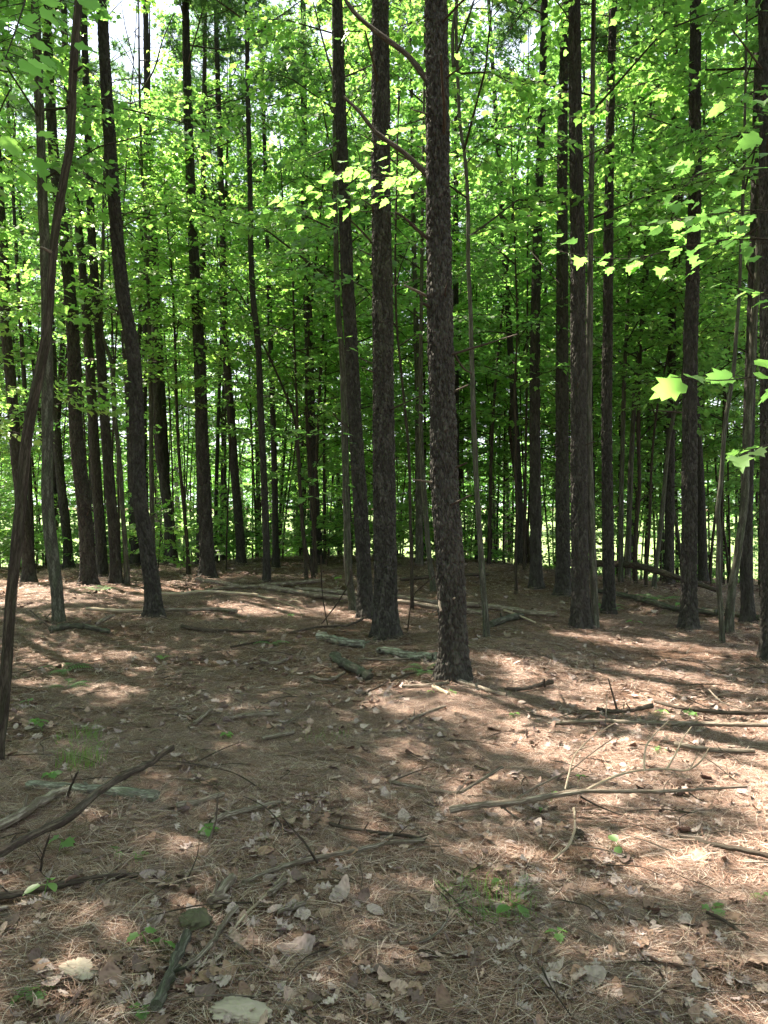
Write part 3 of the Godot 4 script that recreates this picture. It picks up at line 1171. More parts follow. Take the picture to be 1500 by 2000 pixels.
func plant_the_wood() -> void:
	var spots := spread_out(58, 17.0, 38.0, 0.53, 0.9)
	var where := whereabouts(spots)
	for k in spots.size():
		pine("distant dark pine trunk, " + where[k], spots[k].x, spots[k].y, [Vector3.ZERO, Vector3(rng.randfn(0, 0.25), 8, 0)], rng.randf_range(0.11, 0.22), 0, "distant pine trunks deep in the wood")
	spots = spread_out(180, 12.0, 40.0, 0.53, 0.8)
	where = whereabouts(spots)
	for k in spots.size():
		var h := rng.randf_range(9.0, 20.0)
		var low := rng.randf_range(4.0, 7.0) if k % 3 == 0 else rng.randf_range(1.3, 3.4)
		var grey := rng.randi() % 3 == 0
		broadleaf("slender %s leafy tree, %s" % ["grey" if grey else "brown", where[k]], spots[k].x, spots[k].y, [Vector3.ZERO, Vector3(rng.randfn(0, 0.2), 4, rng.randfn(0, 0.2)), Vector3(rng.randfn(0, 0.45), 8, 0)], rng.randf_range(0.035, 0.10), 0, "grey_bark" if grey else "brown_bark", [h, low, rng.randf_range(1.5, 2.3), int((h - low) * 3.1), 4.5], "slender leafy trees deep in the wood")
	spots = spread_out(46, 13.0, 32.0, 0.5, 0.5)
	where = whereabouts(spots)
	for k in spots.size():
		broadleaf("thin bare dark pole, " + where[k], spots[k].x, spots[k].y, [Vector3.ZERO, Vector3(rng.randfn(0, 0.15), 4, rng.randfn(0, 0.15)), Vector3(rng.randfn(0, 0.3), 8, 0)], rng.randf_range(0.04, 0.075), 0, "brown_bark", [rng.randf_range(9.0, 14.0), 7.0, 1.3, 12, 4.0], "thin bare poles deep in the wood", "sapling")
	spots = spread_out(70, 17.5, 39.0, 0.53, 0.5, true)
	where = whereabouts(spots)
	for k in spots.size():
		var o := thing("shrub", on_ground(spots[k].x, spots[k].y), "low leafy shrub, " + where[k], "shrub", "low shrubs under the far trees")
		var path := PackedVector3Array([Vector3.ZERO, Vector3(0.1, 1.6, 0)])
		var s := Soup.new()
		s.tube(path, PackedFloat32Array([0.012, 0.004]), 4)
		obj("stem", s.commit(ArrayMesh.new(), mat["brown_bark"]), o)
		leafy_crown(o, path, rng.randf_range(0.8, 2.4), 0.15, 0.9, 12, 5.0)


func surround() -> void:
	# the same wood goes on beside and behind the viewer, out of the picture: it shades the clearing
	var o := thing("surrounding_woods", Vector3.ZERO, "rest of the wood around the clearing, pines and leafy trees", "woods")
	o.set_meta("kind", "stuff")
	var wood := Soup.new()
	var needles: Array = []
	var leaves: Array = []
	var spots: Array = [Vector2(-5.2, -6.6), Vector2(-6.9, -8.9), Vector2(-7.6, -5.6), Vector2(-5.6, -3.4), Vector2(-9.4, -8.0), Vector2(-4.3, -1.7), Vector2(-8.6, -3.2), Vector2(-10.6, -11.5), Vector2(-8.3, -11.4), Vector2(-4.7, -7.7), Vector2(-6.2, -10.6), Vector2(-7.5, -12.8), Vector2(-3.9, -5.9), Vector2(-6.4, -1.2), Vector2(-10.2, -5.6)]
	var tries := 0
	trunks_at.append_array(spots)
	while spots.size() < 105 and tries < 4000:
		tries += 1
		var r := sqrt(rng.randf_range(3.5 ** 2, 24.0 ** 2))
		var a := rng.randf_range(-PI, PI)
		var p := Vector2(r * sin(a), -r * cos(a))
		if (absf(a) < 0.66 and r < 60.0) or p.distance_to(Vector2.ZERO) < 3.0 or not clear_of_trunks(p, 1.35):
			continue
		trunks_at.append(p)
		spots.append(p)
	for p in spots:
		var h := rng.randf_range(13.0, 18.0)
		var base := on_ground(p.x, p.y)
		var leafy := rng.randf() < 0.65
		var lean := Vector3(rng.randfn(0, 0.3), 0, rng.randfn(0, 0.3))
		wood.tube(PackedVector3Array([base - Vector3(0, 0.1, 0), base + Vector3(0, h * 0.5, 0) + lean * 0.5, base + Vector3(0, h, 0) + lean]), PackedFloat32Array([0.12, 0.09, 0.02]), 10, 0.66, rng.randf())
		for k in (230 if leafy else 130):
			var f := rng.randf()
			var y := lerpf(h * (0.3 if leafy else 0.58), h, f)
			var reach := (2.4 if leafy else 2.3) * (1.0 - 0.6 * f * f) * sqrt(rng.randf())
			var b := rng.randf() * TAU
			var q: Vector3 = base + lean * y / h + Vector3(cos(b) * reach, y, sin(b) * reach)
			if in_a_gap(q) or too_near(q):
				continue
			(leaves if leafy else needles).append(Transform3D(Basis(Vector3.UP, rng.randf() * TAU) * Basis(Vector3.RIGHT, rng.randfn(0, 0.25)) * Basis().scaled(Vector3.ONE * rng.randf_range(0.9, 1.4)), q))
	tag(obj("trunk", wood.commit(ArrayMesh.new(), mat["pine_far"]), o), "", "", "", "stuff")
	many("needle_canopy", pine_sprays[0], needles, o)
	many("leaf_canopy", sprigs[1], leaves, o)
	# far trees along the other side of the field
	var t := thing("treeline", Vector3.ZERO, "hazy line of trees along the far side of the field", "trees")
	t.set_meta("kind", "stuff")
	var far: Array = []
	for k in 7000:
		var x := rng.randf_range(-80.0, 80.0)
		var z := -92.0 + rng.randf_range(-9.0, 9.0)
		var top := 10.0 + 4.0 * tone_noise.get_noise_1d(x * 1.5)
		far.append(Transform3D(Basis(Vector3.UP, rng.randf() * TAU) * Basis(Vector3.RIGHT, rng.randfn(0, 0.5)) * Basis().scaled(Vector3.ONE * rng.randf_range(2.5, 4.5)), Vector3(x, -2.0 + top * sqrt(rng.randf()), z)))
	many("crown", sprigs[0], far, t)


func _ready() -> void:
	var cam := Camera3D.new()
	cam.name = "camera"
	cam.fov = 67.27
	cam.near = 0.05
	cam.far = 1200.0
	add_child(cam)
	cam.position = Vector3(0, 1.5, 0)
	cam.rotation_degrees = Vector3(-0.572, 0, 0)
	cam.current = true

	var env := Environment.new()
	var sky_mat := ProceduralSkyMaterial.new()
	sky_mat.sky_top_color = lin(0.62, 0.70, 0.88)
	sky_mat.sky_horizon_color = lin(0.86, 0.87, 0.93)
	sky_mat.sky_curve = 0.18
	sky_mat.ground_bottom_color = lin(0.10, 0.10, 0.06)
	sky_mat.ground_horizon_color = lin(0.45, 0.5, 0.45)
	sky_mat.sun_angle_max = 25.0
	sky_mat.sky_energy_multiplier = 0.7
	var sky := Sky.new()
	sky.sky_material = sky_mat
	env.background_mode = Environment.BG_SKY
	env.sky = sky
	env.tonemap_mode = Environment.TONE_MAPPER_LINEAR
	env.tonemap_exposure = 6.3
	env.sdfgi_enabled = true
	env.ssao_enabled = true
	env.ssil_enabled = true
	var we := WorldEnvironment.new()
	we.name = "environment"
	we.environment = env
	add_child(we)

	var sun := DirectionalLight3D.new()
	sun.name = "sun"
	sun.light_energy = 1.6
	sun.light_color = Color(1.0, 0.96, 0.88)
	sun.light_angular_distance = 0.5
	sun.shadow_enabled = true
	add_child(sun)
	sun.look_at_from_position(TO_SUN * 30.0, Vector3.ZERO, Vector3.UP)

	rng.seed = 20240611
	relief.seed = 4
	relief.frequency = 0.45
	relief.fractal_octaves = 4
	tone_noise.seed = 9
	tone_noise.frequency = 0.22
	tone_noise.fractal_octaves = 3
	shafts = [
		[Vector3(1.521, -0.086, -3.925), 0.45],
		[Vector3(1.189, -0.09, -4.14), 0.45],
		[Vector3(1.77, -0.081, -3.785), 0.35],
		[Vector3(1.207, -0.081, -3.612), 0.35],
		[Vector3(1.048, -0.089, -5.234), 0.35],
		[Vector3(0.748, -0.086, -5.341), 0.35],
		[Vector3(1.875, -0.069, -6.537), 0.45],
		[Vector3(1.678, -0.065, -6.802), 0.3],
		[Vector3(2.086, -0.075, -6.132), 0.3],
		[Vector3(0.452, -0.08, -5.64), 0.3],
		[Vector3(0.038, -0.075, -5.69), 0.25],
		[Vector3(0.378, -0.041, -2.693), 0.16],
		[Vector3(0.322, -0.044, -2.832), 0.14],
		[Vector3(0.039, -0.022, -2.355), 0.15],
		[Vector3(-1.735, -0.009, -11.323), 0.75],
		[Vector3(-0.879, -0.039, -10.998), 0.4],
		[Vector3(-2.907, -0.057, -7.788), 0.5],
		[Vector3(-3.482, -0.027, -8.036), 0.4],
		[Vector3(-2.495, -0.071, -7.483), 0.3],
		[Vector3(3.035, -0.074, -8.433), 0.35],
		[Vector3(2.524, -0.062, -9.016), 0.25],
		[Vector3(-1.891, 0.002, -4.358), 0.2],
		[Vector3(1.621, -0.075, -3.44), 0.35],
		[Vector3(1.022, -0.064, -3.057), 0.22],
		[Vector3(1.143, -0.059, -2.895), 0.2],
		[Vector3(1.186, -0.049, -2.646), 0.16],
		[Vector3(0.424, -0.066, -3.525), 0.25],
		[Vector3(-1.526, 0.008, -3.409), 0.2],
		[Vector3(0.802, -0.089, -4.622), 0.3],
		[Vector3(-3.614, 0.009, -13.566), 0.6],
		[Vector3(1.273, -0.053, -7.636), 0.3],
		[Vector3(-1.951, 0.011, -15.421), 0.5],
		[Vector3(1.472, -0.063, -3.016), 0.2],
		[Vector3(-1.903, -0.086, -8.654), 0.3],
		[Vector3(-2.049, -0.071, -6.827), 0.2],
		[Vector3(-0.936, -0.067, -6.102), 0.2],
		[Vector3(-0.34, -0.069, -5.668), 0.2],
		[Vector3(-1.756, -0.027, -5.263), 0.12],
		[Vector3(-0.806, -0.037, -4.47), 0.12],
		[Vector3(-0.073, -0.052, -3.659), 0.12],
		[Vector3(-0.374, -0.025, -2.943), 0.08],
		[Vector3(-0.87, -0.012, -3.256), 0.08],
		[Vector3(0.273, -0.072, -4.094), 0.12],
		[Vector3(0.588, -0.038, -2.511), 0.08],
		[Vector3(-1.013, -0.001, -2.754), 0.08],
		[Vector3(2.231, -0.062, -7.437), 0.2],
		[Vector3(2.964, -0.073, -6.838), 0.3],
		[Vector3(-3.367, -0.015, -10.107), 0.4],
		[Vector3(-3.624, -0.001, -15.548), 0.5],
		[Vector3(2.237, 0.489, -9.2), 0.4],
		[Vector3(2.237, 0.121, -9.2), 0.35],
		[Vector3(0.367, 4.358, -6.3), 0.35],
		[Vector3(0.387, 3.878, -6.35), 0.35],
		[Vector3(0.379, 3.164, -6.35), 0.3],
		[Vector3(0.4, 3.542, -6.35), 0.3],
		[Vector3(-3.571, 7.616, -10), 0.5],
		[Vector3(3.002, 2.303, -10.5), 0.4],
		[Vector3(3.551, 0.325, -8.2), 0.3],
		[Vector3(-0.547, 4.705, -7.5), 0.5],
		[Vector3(-0.051, 4.841, -7.7), 0.5],
		[Vector3(1.114, 3.076, -4.8), 0.35],
	]
	landmarks = [
		[-0.432, "dark pine near the left border"],
		[-0.4, "pale lichen-covered trunk"],
		[-0.367, "ferny-footed dark pine"],
		[-0.335, "second twin pine"],
		[-0.29, "outward leaning pine"],
		[-0.226, "tall lone pine"],
		[-0.184, "slender pine"],
		[-0.151, "thin reddish pine"],
		[-0.087, "dark central pine"],
		[-0.04, "smooth pale tree"],
		[0.001, "flared pine"],
		[0.091, "nearest pine"],
		[0.133, "slim bending stem"],
		[0.195, "swollen-ringed pine"],
		[0.251, "white-streaked pine"],
		[0.285, "slim dark pine"],
		[0.307, "slanting pair"],
		[0.355, "log-bearing pine"],
		[0.377, "dark upright pine"],
		[0.422, "mottled slanting trunk"],
		[0.467, "pine along the right border"],
	]
	for k in 80:
		var a := rng.randf_range(-0.5, 0.5)
		var d := sqrt(rng.randf_range(9.0, 230.0))
		shafts.append([Vector3(d * sin(a), 0.0, -d * cos(a)), rng.randf_range(0.0, 0.16)])
	make_materials()
	make_sprigs()
	build_ground()
	var o: Node3D
	# pines that stand in view, nearest first
	o = pine("thick scaly pine nearest the viewer, dead snags along its lit flank", 0.614, -6.72, [Vector3(0, 0, 0), Vector3(-0.023, 0.695, 0), Vector3(-0.037, 1.054, 0), Vector3(-0.073, 1.501, 0), Vector3(-0.1, 2.305, 0), Vector3(-0.123, 3.018, 0), Vector3(-0.133, 3.729, 0), Vector3(-0.146, 4.395, 0), Vector3(-0.151, 5.148, 0), Vector3(-0.161, 5.943, 0)], 0.232, 3, "", 0)
	dead_branch(o, [Vector3(-0.187, 5.139, 0), Vector3(-0.388, 5.494, -0.125), Vector3(-0.683, 5.794, -0.25), Vector3(-0.895, 6.057, -0.375), Vector3(-1.067, 6.411, -0.5)], 0.028, 0.016, "dark_wood", "dead_branch")
	dead_branch(o, [Vector3(-0.178, 4.342, 0), Vector3(-0.434, 4.634, -0.088), Vector3(-0.682, 4.855, -0.175), Vector3(-0.845, 5.095, -0.263), Vector3(-0.979, 5.26, -0.35)], 0.026, 0.014, "dark_wood", "dead_branch")
	dead_branch(o, [Vector3(-0.186, 3.818, 0), Vector3(-0.329, 3.894, 0.1), Vector3(-0.441, 3.958, 0.2), Vector3(-0.52, 3.964, 0.3)], 0.016, 0.01, "dark_wood", "dead_branch")
	dead_branch(o, [Vector3(-0.23, 3.347, 0), Vector3(-0.343, 3.366, 0.125), Vector3(-0.442, 3.379, 0.25)], 0.014, 0.009, "dead_wood", "branch_stub")
	dead_branch(o, [Vector3(-0.177, 3.232, 0), Vector3(-0.252, 3.257, 0.075), Vector3(-0.291, 3.255, 0.15)], 0.017, 0.011, "dark_wood", "branch_stub")
	dead_branch(o, [Vector3(-0.098, 4.652, 0), Vector3(-0.103, 4.835, 0.183), Vector3(-0.135, 4.994, 0.367), Vector3(-0.161, 5.127, 0.55)], 0.018, 0.008, "dark_wood", "dead_branch")
	dead_branch(o, [Vector3(-0.088, 3.285, 0), Vector3(-0.091, 3.355, 0.15), Vector3(-0.086, 3.399, 0.3)], 0.01, 0.004, "dark_wood", "branch_stub")
	dead_branch(o, [Vector3(-0.167, 1.725, 0), Vector3(-0.284, 1.744, 0.1), Vector3(-0.371, 1.75, 0.2)], 0.011, 0.006, "dead_wood", "branch_stub")
	dead_branch(o, [Vector3(-0.016, 2.884, 0), Vector3(0.093, 2.754, -0.15), Vector3(0.179, 2.734, -0.3)], 0.01, 0.006, "dark_wood", "branch_stub")
	dead_branch(o, [Vector3(-0.231, 4.918, 0), Vector3(-0.316, 4.903, 0.1), Vector3(-0.372, 4.865, 0.2)], 0.009, 0.005, "dead_wood", "branch_stub")
	dead_branch(o, [Vector3(-0.108, 0.74, 0), Vector3(-0.135, 0.682, 0.07), Vector3(-0.123, 0.626, 0.14)], 0.016, 0.01, "dead_wood", "branch_stub")
	dead_branch(o, [Vector3(-0.032, 0.704, 0), Vector3(-0.011, 0.742, 0.16)], 0.012, 0.008, "pale_wood", "branch_stub")
	o = pine("straight thick pine with flared foot, just behind the nearest pine", 0.012, -9.034, [Vector3(0, 0, 0), Vector3(0.006, 0.452, 0), Vector3(-0.006, 1.475, 0), Vector3(-0.018, 2.556, 0), Vector3(-0.024, 3.574, 0), Vector3(-0.036, 4.471, 0), Vector3(-0.048, 5.366, 0), Vector3(-0.048, 6.378, 0), Vector3(-0.054, 7.447, 0)], 0.258, 3, "", 0)
	dead_branch(o, [Vector3(-0.06, 6.378, 0), Vector3(-0.128, 6.562, 0.25), Vector3(-0.226, 6.796, 0.5)], 0.019, 0.009, "dark_wood", "dead_branch")
	dead_branch(o, [Vector3(-0.132, 4.602, 0), Vector3(-0.277, 4.716, 0.15), Vector3(-0.429, 4.813, 0.3)], 0.014, 0.008, "dark_wood", "dead_branch")
	dead_branch(o, [Vector3(-0.12, 4.918, 0), Vector3(-0.142, 4.982, 0.1), Vector3(-0.158, 4.99, 0.2)], 0.016, 0.008, "dark_wood", "branch_stub")
	dead_branch(o, [Vector3(-0.114, 4.978, 0), Vector3(-0.365, 4.945, 0.15), Vector3(-0.649, 4.87, 0.3)], 0.006, 0.003, "dark_wood", "dead_branch")
	dead_branch(o, [Vector3(-0.102, 4.978, 0), Vector3(0.107, 4.805, 0.067), Vector3(0.283, 4.604, 0.133), Vector3(0.457, 4.465, 0.2)], 0.006, 0.003, "dark_wood", "dead_branch")
	o = pine("narrower pine close against the left side of the flared pine", -0.255, -10.627, [Vector3(0, 0, 0), Vector3(-0.014, 0.532, 0), Vector3(-0.063, 1.452, 0), Vector3(-0.141, 2.688, 0), Vector3(-0.204, 3.921, 0), Vector3(-0.253, 4.8, 0), Vector3(-0.301, 6.028, 0), Vector3(-0.35, 7.218, 0), Vector3(-0.384, 8.476, 0)], 0.191, 2, "", 0)
	dead_branch(o, [Vector3(-0.448, 7.484, 0), Vector3(-0.582, 7.977, -0.1), Vector3(-0.733, 8.606, -0.2)], 0.015, 0.008, "dark_wood", "dead_branch")
	dead_branch(o, [Vector3(-0.406, 6.855, 0), Vector3(-0.497, 6.95, 0.3)], 0.01, 0.006, "dark_wood", "branch_stub")
	dead_branch(o, [Vector3(-0.225, 2.638, 0), Vector3(-0.372, 2.741, 0.15), Vector3(-0.431, 2.813, 0.3)], 0.014, 0.007, "dark_wood", "branch_stub")
	dead_branch(o, [Vector3(-0.139, 6.168, 0), Vector3(-0.08, 6.264, 0.1), Vector3(-0.159, 6.528, 0.2), Vector3(-0.21, 6.787, 0.3)], 0.009, 0.004, "dark_wood", "dead_branch")
	o = pine("pine with a sunlit white streak at its foot, right of centre", 2.468, -9.643, [Vector3(0, 0, 0), Vector3(-0.008, 0.502, 0), Vector3(-0.023, 1.465, 0), Vector3(-0.032, 2.587, 0), Vector3(-0.041, 3.706, 0), Vector3(-0.065, 5.618, 0), Vector3(-0.087, 6.698, 0), Vector3(-0.096, 7.84, 0)], 0.199, 2, "", 0)
	dead_branch(o, [Vector3(-0.121, 7.523, 0), Vector3(-0.26, 7.637, 0.1), Vector3(-0.408, 7.74, 0.2)], 0.012, 0.006, "dark_wood", "dead_branch")
	dead_branch(o, [Vector3(-0.155, 5.65, 0), Vector3(-0.331, 5.932, -0.133), Vector3(-0.696, 6.253, -0.267), Vector3(-0.785, 6.369, -0.4)], 0.009, 0.004, "dark_wood", "dead_branch")
	dead_branch(o, [Vector3(-0.28, 4.312, 0), Vector3(-0.433, 4.613, -0.25), Vector3(-0.551, 4.891, -0.5)], 0.008, 0.004, "dark_wood", "dead_branch")
	o = pine("pine leaning outwards to the left, standing by the pale grounded pole", -3.113, -10.43, [Vector3(0, 0, 0), Vector3(-0.081, 0.786, 0), Vector3(-0.176, 1.411, 0), Vector3(-0.321, 3.834, 0), Vector3(-0.396, 4.214, 0), Vector3(-0.476, 4.938, 0), Vector3(-0.549, 5.903, 0), Vector3(-0.628, 7.105, 0), Vector3(-0.692, 8.305, 0)], 0.194, 2, "", 0)
	dead_branch(o, [Vector3(-0.509, 5.559, 0), Vector3(-0.47, 5.514, 0.15)], 0.014, 0.01, "dark_wood", "branch_stub")
	dead_branch(o, [Vector3(-0.348, 3.903, 0), Vector3(-0.232, 4.051, 0.1), Vector3(-0.186, 4.196, 0.2)], 0.006, 0.003, "dark_wood", "branch_stub")
	o = pine("dark upright pine beside the two slim pale crooked stems on the right", 3.807, -9.601, [Vector3(0, 0, 0), Vector3(0.003, 0.832, 0), Vector3(0.003, 2.588, 0), Vector3(0.006, 3.384, 0), Vector3(0.033, 4.496, 0), Vector3(0.054, 5.606, 0), Vector3(0.05, 6.745, 0), Vector3(0.058, 7.818, 0)], 0.179, 2, "", 0)
	dead_branch(o, [Vector3(0.106, 6.903, 0), Vector3(0.074, 6.835, 0.2)], 0.01, 0.006, "dark_wood", "branch_stub")
	pine("dark pine whose trunk runs along the right border", 3.94, -7.807, [Vector3(0, 0, 0), Vector3(-0.018, 1.509, 0), Vector3(-0.036, 3.065, 0), Vector3(-0.061, 4.871, 0), Vector3(-0.09, 6.67, 0)], 0.187, 2, "", 0)
	pine("pine half hidden behind the white-streaked pine, on its left", 2.956, -12.678, [Vector3(0, 0, 0), Vector3(-0.022, 2.236, 0), Vector3(-0.027, 4.339, 0), Vector3(-0.029, 5.388, 0), Vector3(-0.019, 8.315, 0), Vector3(0.028, 9.774, 0)], 0.219, 2, "", 0)
	pine("slim dark pine standing alone right of the white-streaked pine", 3.231, -11.023, [Vector3(0, 0, 0), Vector3(-0.026, 1.432, 0), Vector3(-0.045, 2.714, 0), Vector3(-0.034, 3.993, 0), Vector3(-0.029, 4.941, 0), Vector3(-0.018, 6.179, 0), Vector3(0, 7.45, 0), Vector3(0.033, 8.718, 0)], 0.147, 2, "", 0)
	pine("pine with a swollen ring near its foot, left of the hidden pine", 2.734, -13.821, [Vector3(0, 0, 0), Vector3(-0.023, 2.281, 0), Vector3(-0.027, 4.574, 0), Vector3(0.015, 6.402, 0), Vector3(0.058, 7.77, 0), Vector3(0.101, 9.136, 0), Vector3(0.125, 10.498, 0)], 0.202, 1, "", 0)
	o = pine("tall straight pine standing alone in the left half behind the fallen poles", -3.625, -15.778, [Vector3(0, 0, 0), Vector3(-0.089, 2.394, 0), Vector3(-0.157, 4.697, 0), Vector3(-0.247, 6.316, 0), Vector3(-0.326, 8.14, 0), Vector3(-0.384, 9.959, 0), Vector3(-0.421, 11.774, 0)], 0.273, 2, "", 0)
	dead_branch(o, [Vector3(-0.262, 8.764, 0), Vector3(-0.089, 8.723, 0.2)], 0.01, 0.006, "dark_wood", "branch_stub")
	dead_branch(o, [Vector3(-0.181, 7.619, 0), Vector3(-0.041, 7.819, 0.15), Vector3(0.036, 7.993, 0.3)], 0.008, 0.004, "dark_wood", "dead_branch")
	pine("dark pine at the left with ferny saplings around its foot", -5.51, -14.314, [Vector3(0, 0, 0), Vector3(-0.107, 1.858, 0), Vector3(-0.172, 2.382, 0), Vector3(-0.267, 4.708, 0), Vector3(-0.357, 5.892, 0), Vector3(-0.596, 7.877, 0), Vector3(-0.701, 9.857, 0), Vector3(-0.753, 10.844, 0)], 0.257, 2, "", 0)
	pine("second of the two dark pines that stand side by side at the left", -5.115, -14.685, [Vector3(0, 0, 0), Vector3(-0.111, 1.858, 0), Vector3(-0.185, 2.834, 0), Vector3(-0.305, 4.781, 0), Vector3(-0.426, 6.336, 0), Vector3(-0.505, 8.468, 0), Vector3(-0.557, 10.111, 0), Vector3(-0.583, 11.076, 0)], 0.195, 1, "", 0)
	pine("slimmer pine just left of the second dark pine, its twin", -5.924, -16.146, [Vector3(0, 0, 0), Vector3(-0.131, 2.471, 0), Vector3(-0.281, 5.095, 0), Vector3(-0.414, 6.805, 0), Vector3(-0.547, 8.297, 0), Vector3(-0.699, 10.425, 0), Vector3(-0.756, 12.016, 0)], 0.215, 1, "", 0)
	pine("dark pine near the left border, beyond the leaning mossy stem", -6.909, -14.992, [Vector3(0, 0, 0), Vector3(-0.123, 1.378, 0), Vector3(-0.238, 2.375, 0), Vector3(-0.341, 3.818, 0), Vector3(-0.435, 4.861, 0), Vector3(-0.477, 6.448, 0), Vector3(-0.524, 7.142, 0), Vector3(-0.632, 9.316, 0), Vector3(-0.721, 11.288, 0)], 0.219, 1, "", 0)
	pine("dim pine behind the pale lichen trunk at the left", -7.871, -19.189, [Vector3(0, 0, 0), Vector3(-0.17, 2.044, 0), Vector3(-0.231, 2.681, 0), Vector3(-0.328, 4.083, 0), Vector3(-0.409, 5.864, 0), Vector3(-0.503, 7.768, 0)], 0.217, 1, "", 0)
	pine("pine behind the smooth straight stem, left of the tall lone pine", -5.372, -19.489, [Vector3(0, 0, 0), Vector3(-0.176, 1.998, 0), Vector3(-0.278, 2.71, 0), Vector3(-0.398, 5.878, 0), Vector3(-0.471, 7.49, 0), Vector3(-0.565, 10.385, 0), Vector3(-0.631, 14.232, 0)], 0.259, 1, "", 0)
	pine("very dark pine hiding behind the outward leaning pine", -13.606, -46.656, [Vector3(0, 0, 0), Vector3(-0.113, 3.665, 0), Vector3(-0.168, 6.147, 0), Vector3(-0.336, 12.339, 0), Vector3(-0.56, 20.057, 0)], 0.466, 1, "", 0)
	pine("slender pine right of the tall lone pine with a pale stem beside it", -3.506, -18.871, [Vector3(0, 0, 0), Vector3(-0.159, 2.311, 0), Vector3(-0.256, 3.815, 0), Vector3(-0.39, 5.692, 0), Vector3(-0.447, 8.562, 0), Vector3(-0.529, 11.175, 0), Vector3(-0.598, 13.781, 0)], 0.213, 1, "", 0)
	pine("thin reddish pine at the end of the two long fallen poles", -2.211, -14.498, [Vector3(0, 0, 0), Vector3(-0.045, 1.815, 0), Vector3(-0.111, 3.259, 0), Vector3(-0.176, 4.701, 0), Vector3(-0.233, 5.181, 0), Vector3(-0.305, 7.576, 0), Vector3(-0.341, 9.248, 0), Vector3(-0.357, 10.916, 0)], 0.125, 1, "", 0)
	pine("dark pine between the leaning sapling and the smooth pale tree", -1.633, -18.726, [Vector3(0, 0, 0), Vector3(-0.061, 1.521, 0), Vector3(-0.11, 2.517, 0), Vector3(-0.158, 3.761, 0), Vector3(-0.194, 5.623, 0), Vector3(-0.255, 7.172, 0), Vector3(-0.302, 9.336, 0), Vector3(-0.311, 12.358, 0), Vector3(-0.322, 13.65, 0)], 0.249, 1, "", 0)
	pine("far dark pine behind the thin stem beside the nearest pine", 7.051, -49.261, [Vector3(0, 0, 0), Vector3(-0.103, 3.017, 0), Vector3(-0.241, 7.929, 0), Vector3(-0.345, 12.831, 0), Vector3(-0.522, 22.606, 0)], 0.688, 1, "", 0)
	pine("second far dark pine, right of the other in front of the bright field", 8.065, -50.056, [Vector3(0, 0, 0), Vector3(-0.071, 2.999, 0), Vector3(-0.212, 7.991, 0), Vector3(-0.356, 14.63, 0), Vector3(-0.501, 22.904, 0)], 0.566, 1, "", 0)
	pine("narrow pine seen just past the nearest pine's right flank", 5.421, -48.753, [Vector3(0, 0, 0), Vector3(-0.038, 4.608, 0), Vector3(-0.075, 9.466, 0), Vector3(-0.147, 15.928, 0), Vector3(-0.19, 25.589, 0)], 0.324, 1, "", 0)
	pine("dark pine behind the mottled slanting trunk at the right", 4.77, -10.096, [Vector3(0, 0, 0), Vector3(-0.01, 0.767, 0), Vector3(-0.007, 1.44, 0), Vector3(0.014, 2.781, 0), Vector3(0.054, 4.12, 0), Vector3(0.098, 6.12, 0), Vector3(0.129, 8.113, 0)], 0.141, 1, "", 0)
	pine("dark pine in front of the field with a long leaning log against it", 5.333, -14.376, [Vector3(0, 0, 0), Vector3(0.005, 1.369, 0), Vector3(0.011, 2.325, 0), Vector3(0.032, 4.233, 0), Vector3(0.061, 6.611, 0), Vector3(0.071, 8.981, 0)], 0.163, 1, "", 0)
	pine("pine far behind the left pines, small and dark", -16.77, -51.831, [Vector3(0, 0, 0), Vector3(-0.26, 4.761, 0), Vector3(-0.452, 9.237, 0), Vector3(-0.668, 16.796, 0), Vector3(-0.88, 25.358, 0)], 0.448, 1, "", 0)
	pine("dark far pine just right of the slender pine", -11.295, -53.354, [Vector3(0, 0, 0), Vector3(-0.132, 4.687, 0), Vector3(-0.263, 10.004, 0), Vector3(-0.456, 18.841, 0)], 0.426, 1, "", 0)
	pine("far dim pine beside the thin stem left of the tall lone pine", -15.572, -58.334, [Vector3(0, 0, 0), Vector3(-0.142, 4.853, 0), Vector3(-0.284, 9.891, 0), Vector3(-0.482, 22.256, 0)], 0.427, 1, "", 0)
	pine("distant dark pine left of the thin reddish pine", -9.075, -68.507, [Vector3(0, 0, 0), Vector3(-0.039, 5.106, 0), Vector3(-0.122, 11.023, 0), Vector3(-0.239, 25.544, 0)], 0.456, 1, "", 0)
	# broadleaf trees and saplings in view
	o = broadleaf("slim mossy tree bowing across the left corner, forked where it bends", -2.242, -4.43, [Vector3(0, 0, 0), Vector3(0.04, 0.326, 0), Vector3(0.068, 0.622, 0), Vector3(0.084, 0.883, 0), Vector3(0.127, 1.272, 0), Vector3(0.155, 1.567, 0), Vector3(0.18, 1.832, 0), Vector3(0.216, 2.038, 0), Vector3(0.252, 2.214, 0), Vector3(0.301, 2.479, 0), Vector3(0.325, 2.713, 0), Vector3(0.344, 2.948, 0), Vector3(0.368, 3.153, 0), Vector3(0.404, 3.357, 0), Vector3(0.44, 3.562, 0), Vector3(0.463, 3.97, 0), Vector3(0.478, 4.203, 0), Vector3(0.494, 4.378, 0)], 0.068, 2, "brown_bark", [7.5, 4.8, 1.2, 12, 5], "", "broadleaf_tree")
	dead_branch(o, [Vector3(0.344, 2.948, 0), Vector3(0.331, 2.949, 0.05), Vector3(0.318, 2.949, 0.1)], 0.012, 0.006, "dead_wood", "branch")
	dead_branch(o, [Vector3(0.463, 3.985, 0), Vector3(0.509, 3.968, 0.05), Vector3(0.552, 3.954, 0.1)], 0.012, 0.006, "brown_bark", "branch_stub")
	dead_branch(o, [Vector3(0.441, 3.801, 0), Vector3(0.447, 3.798, 0.05)], 0.01, 0.007, "brown_bark", "branch_stub")
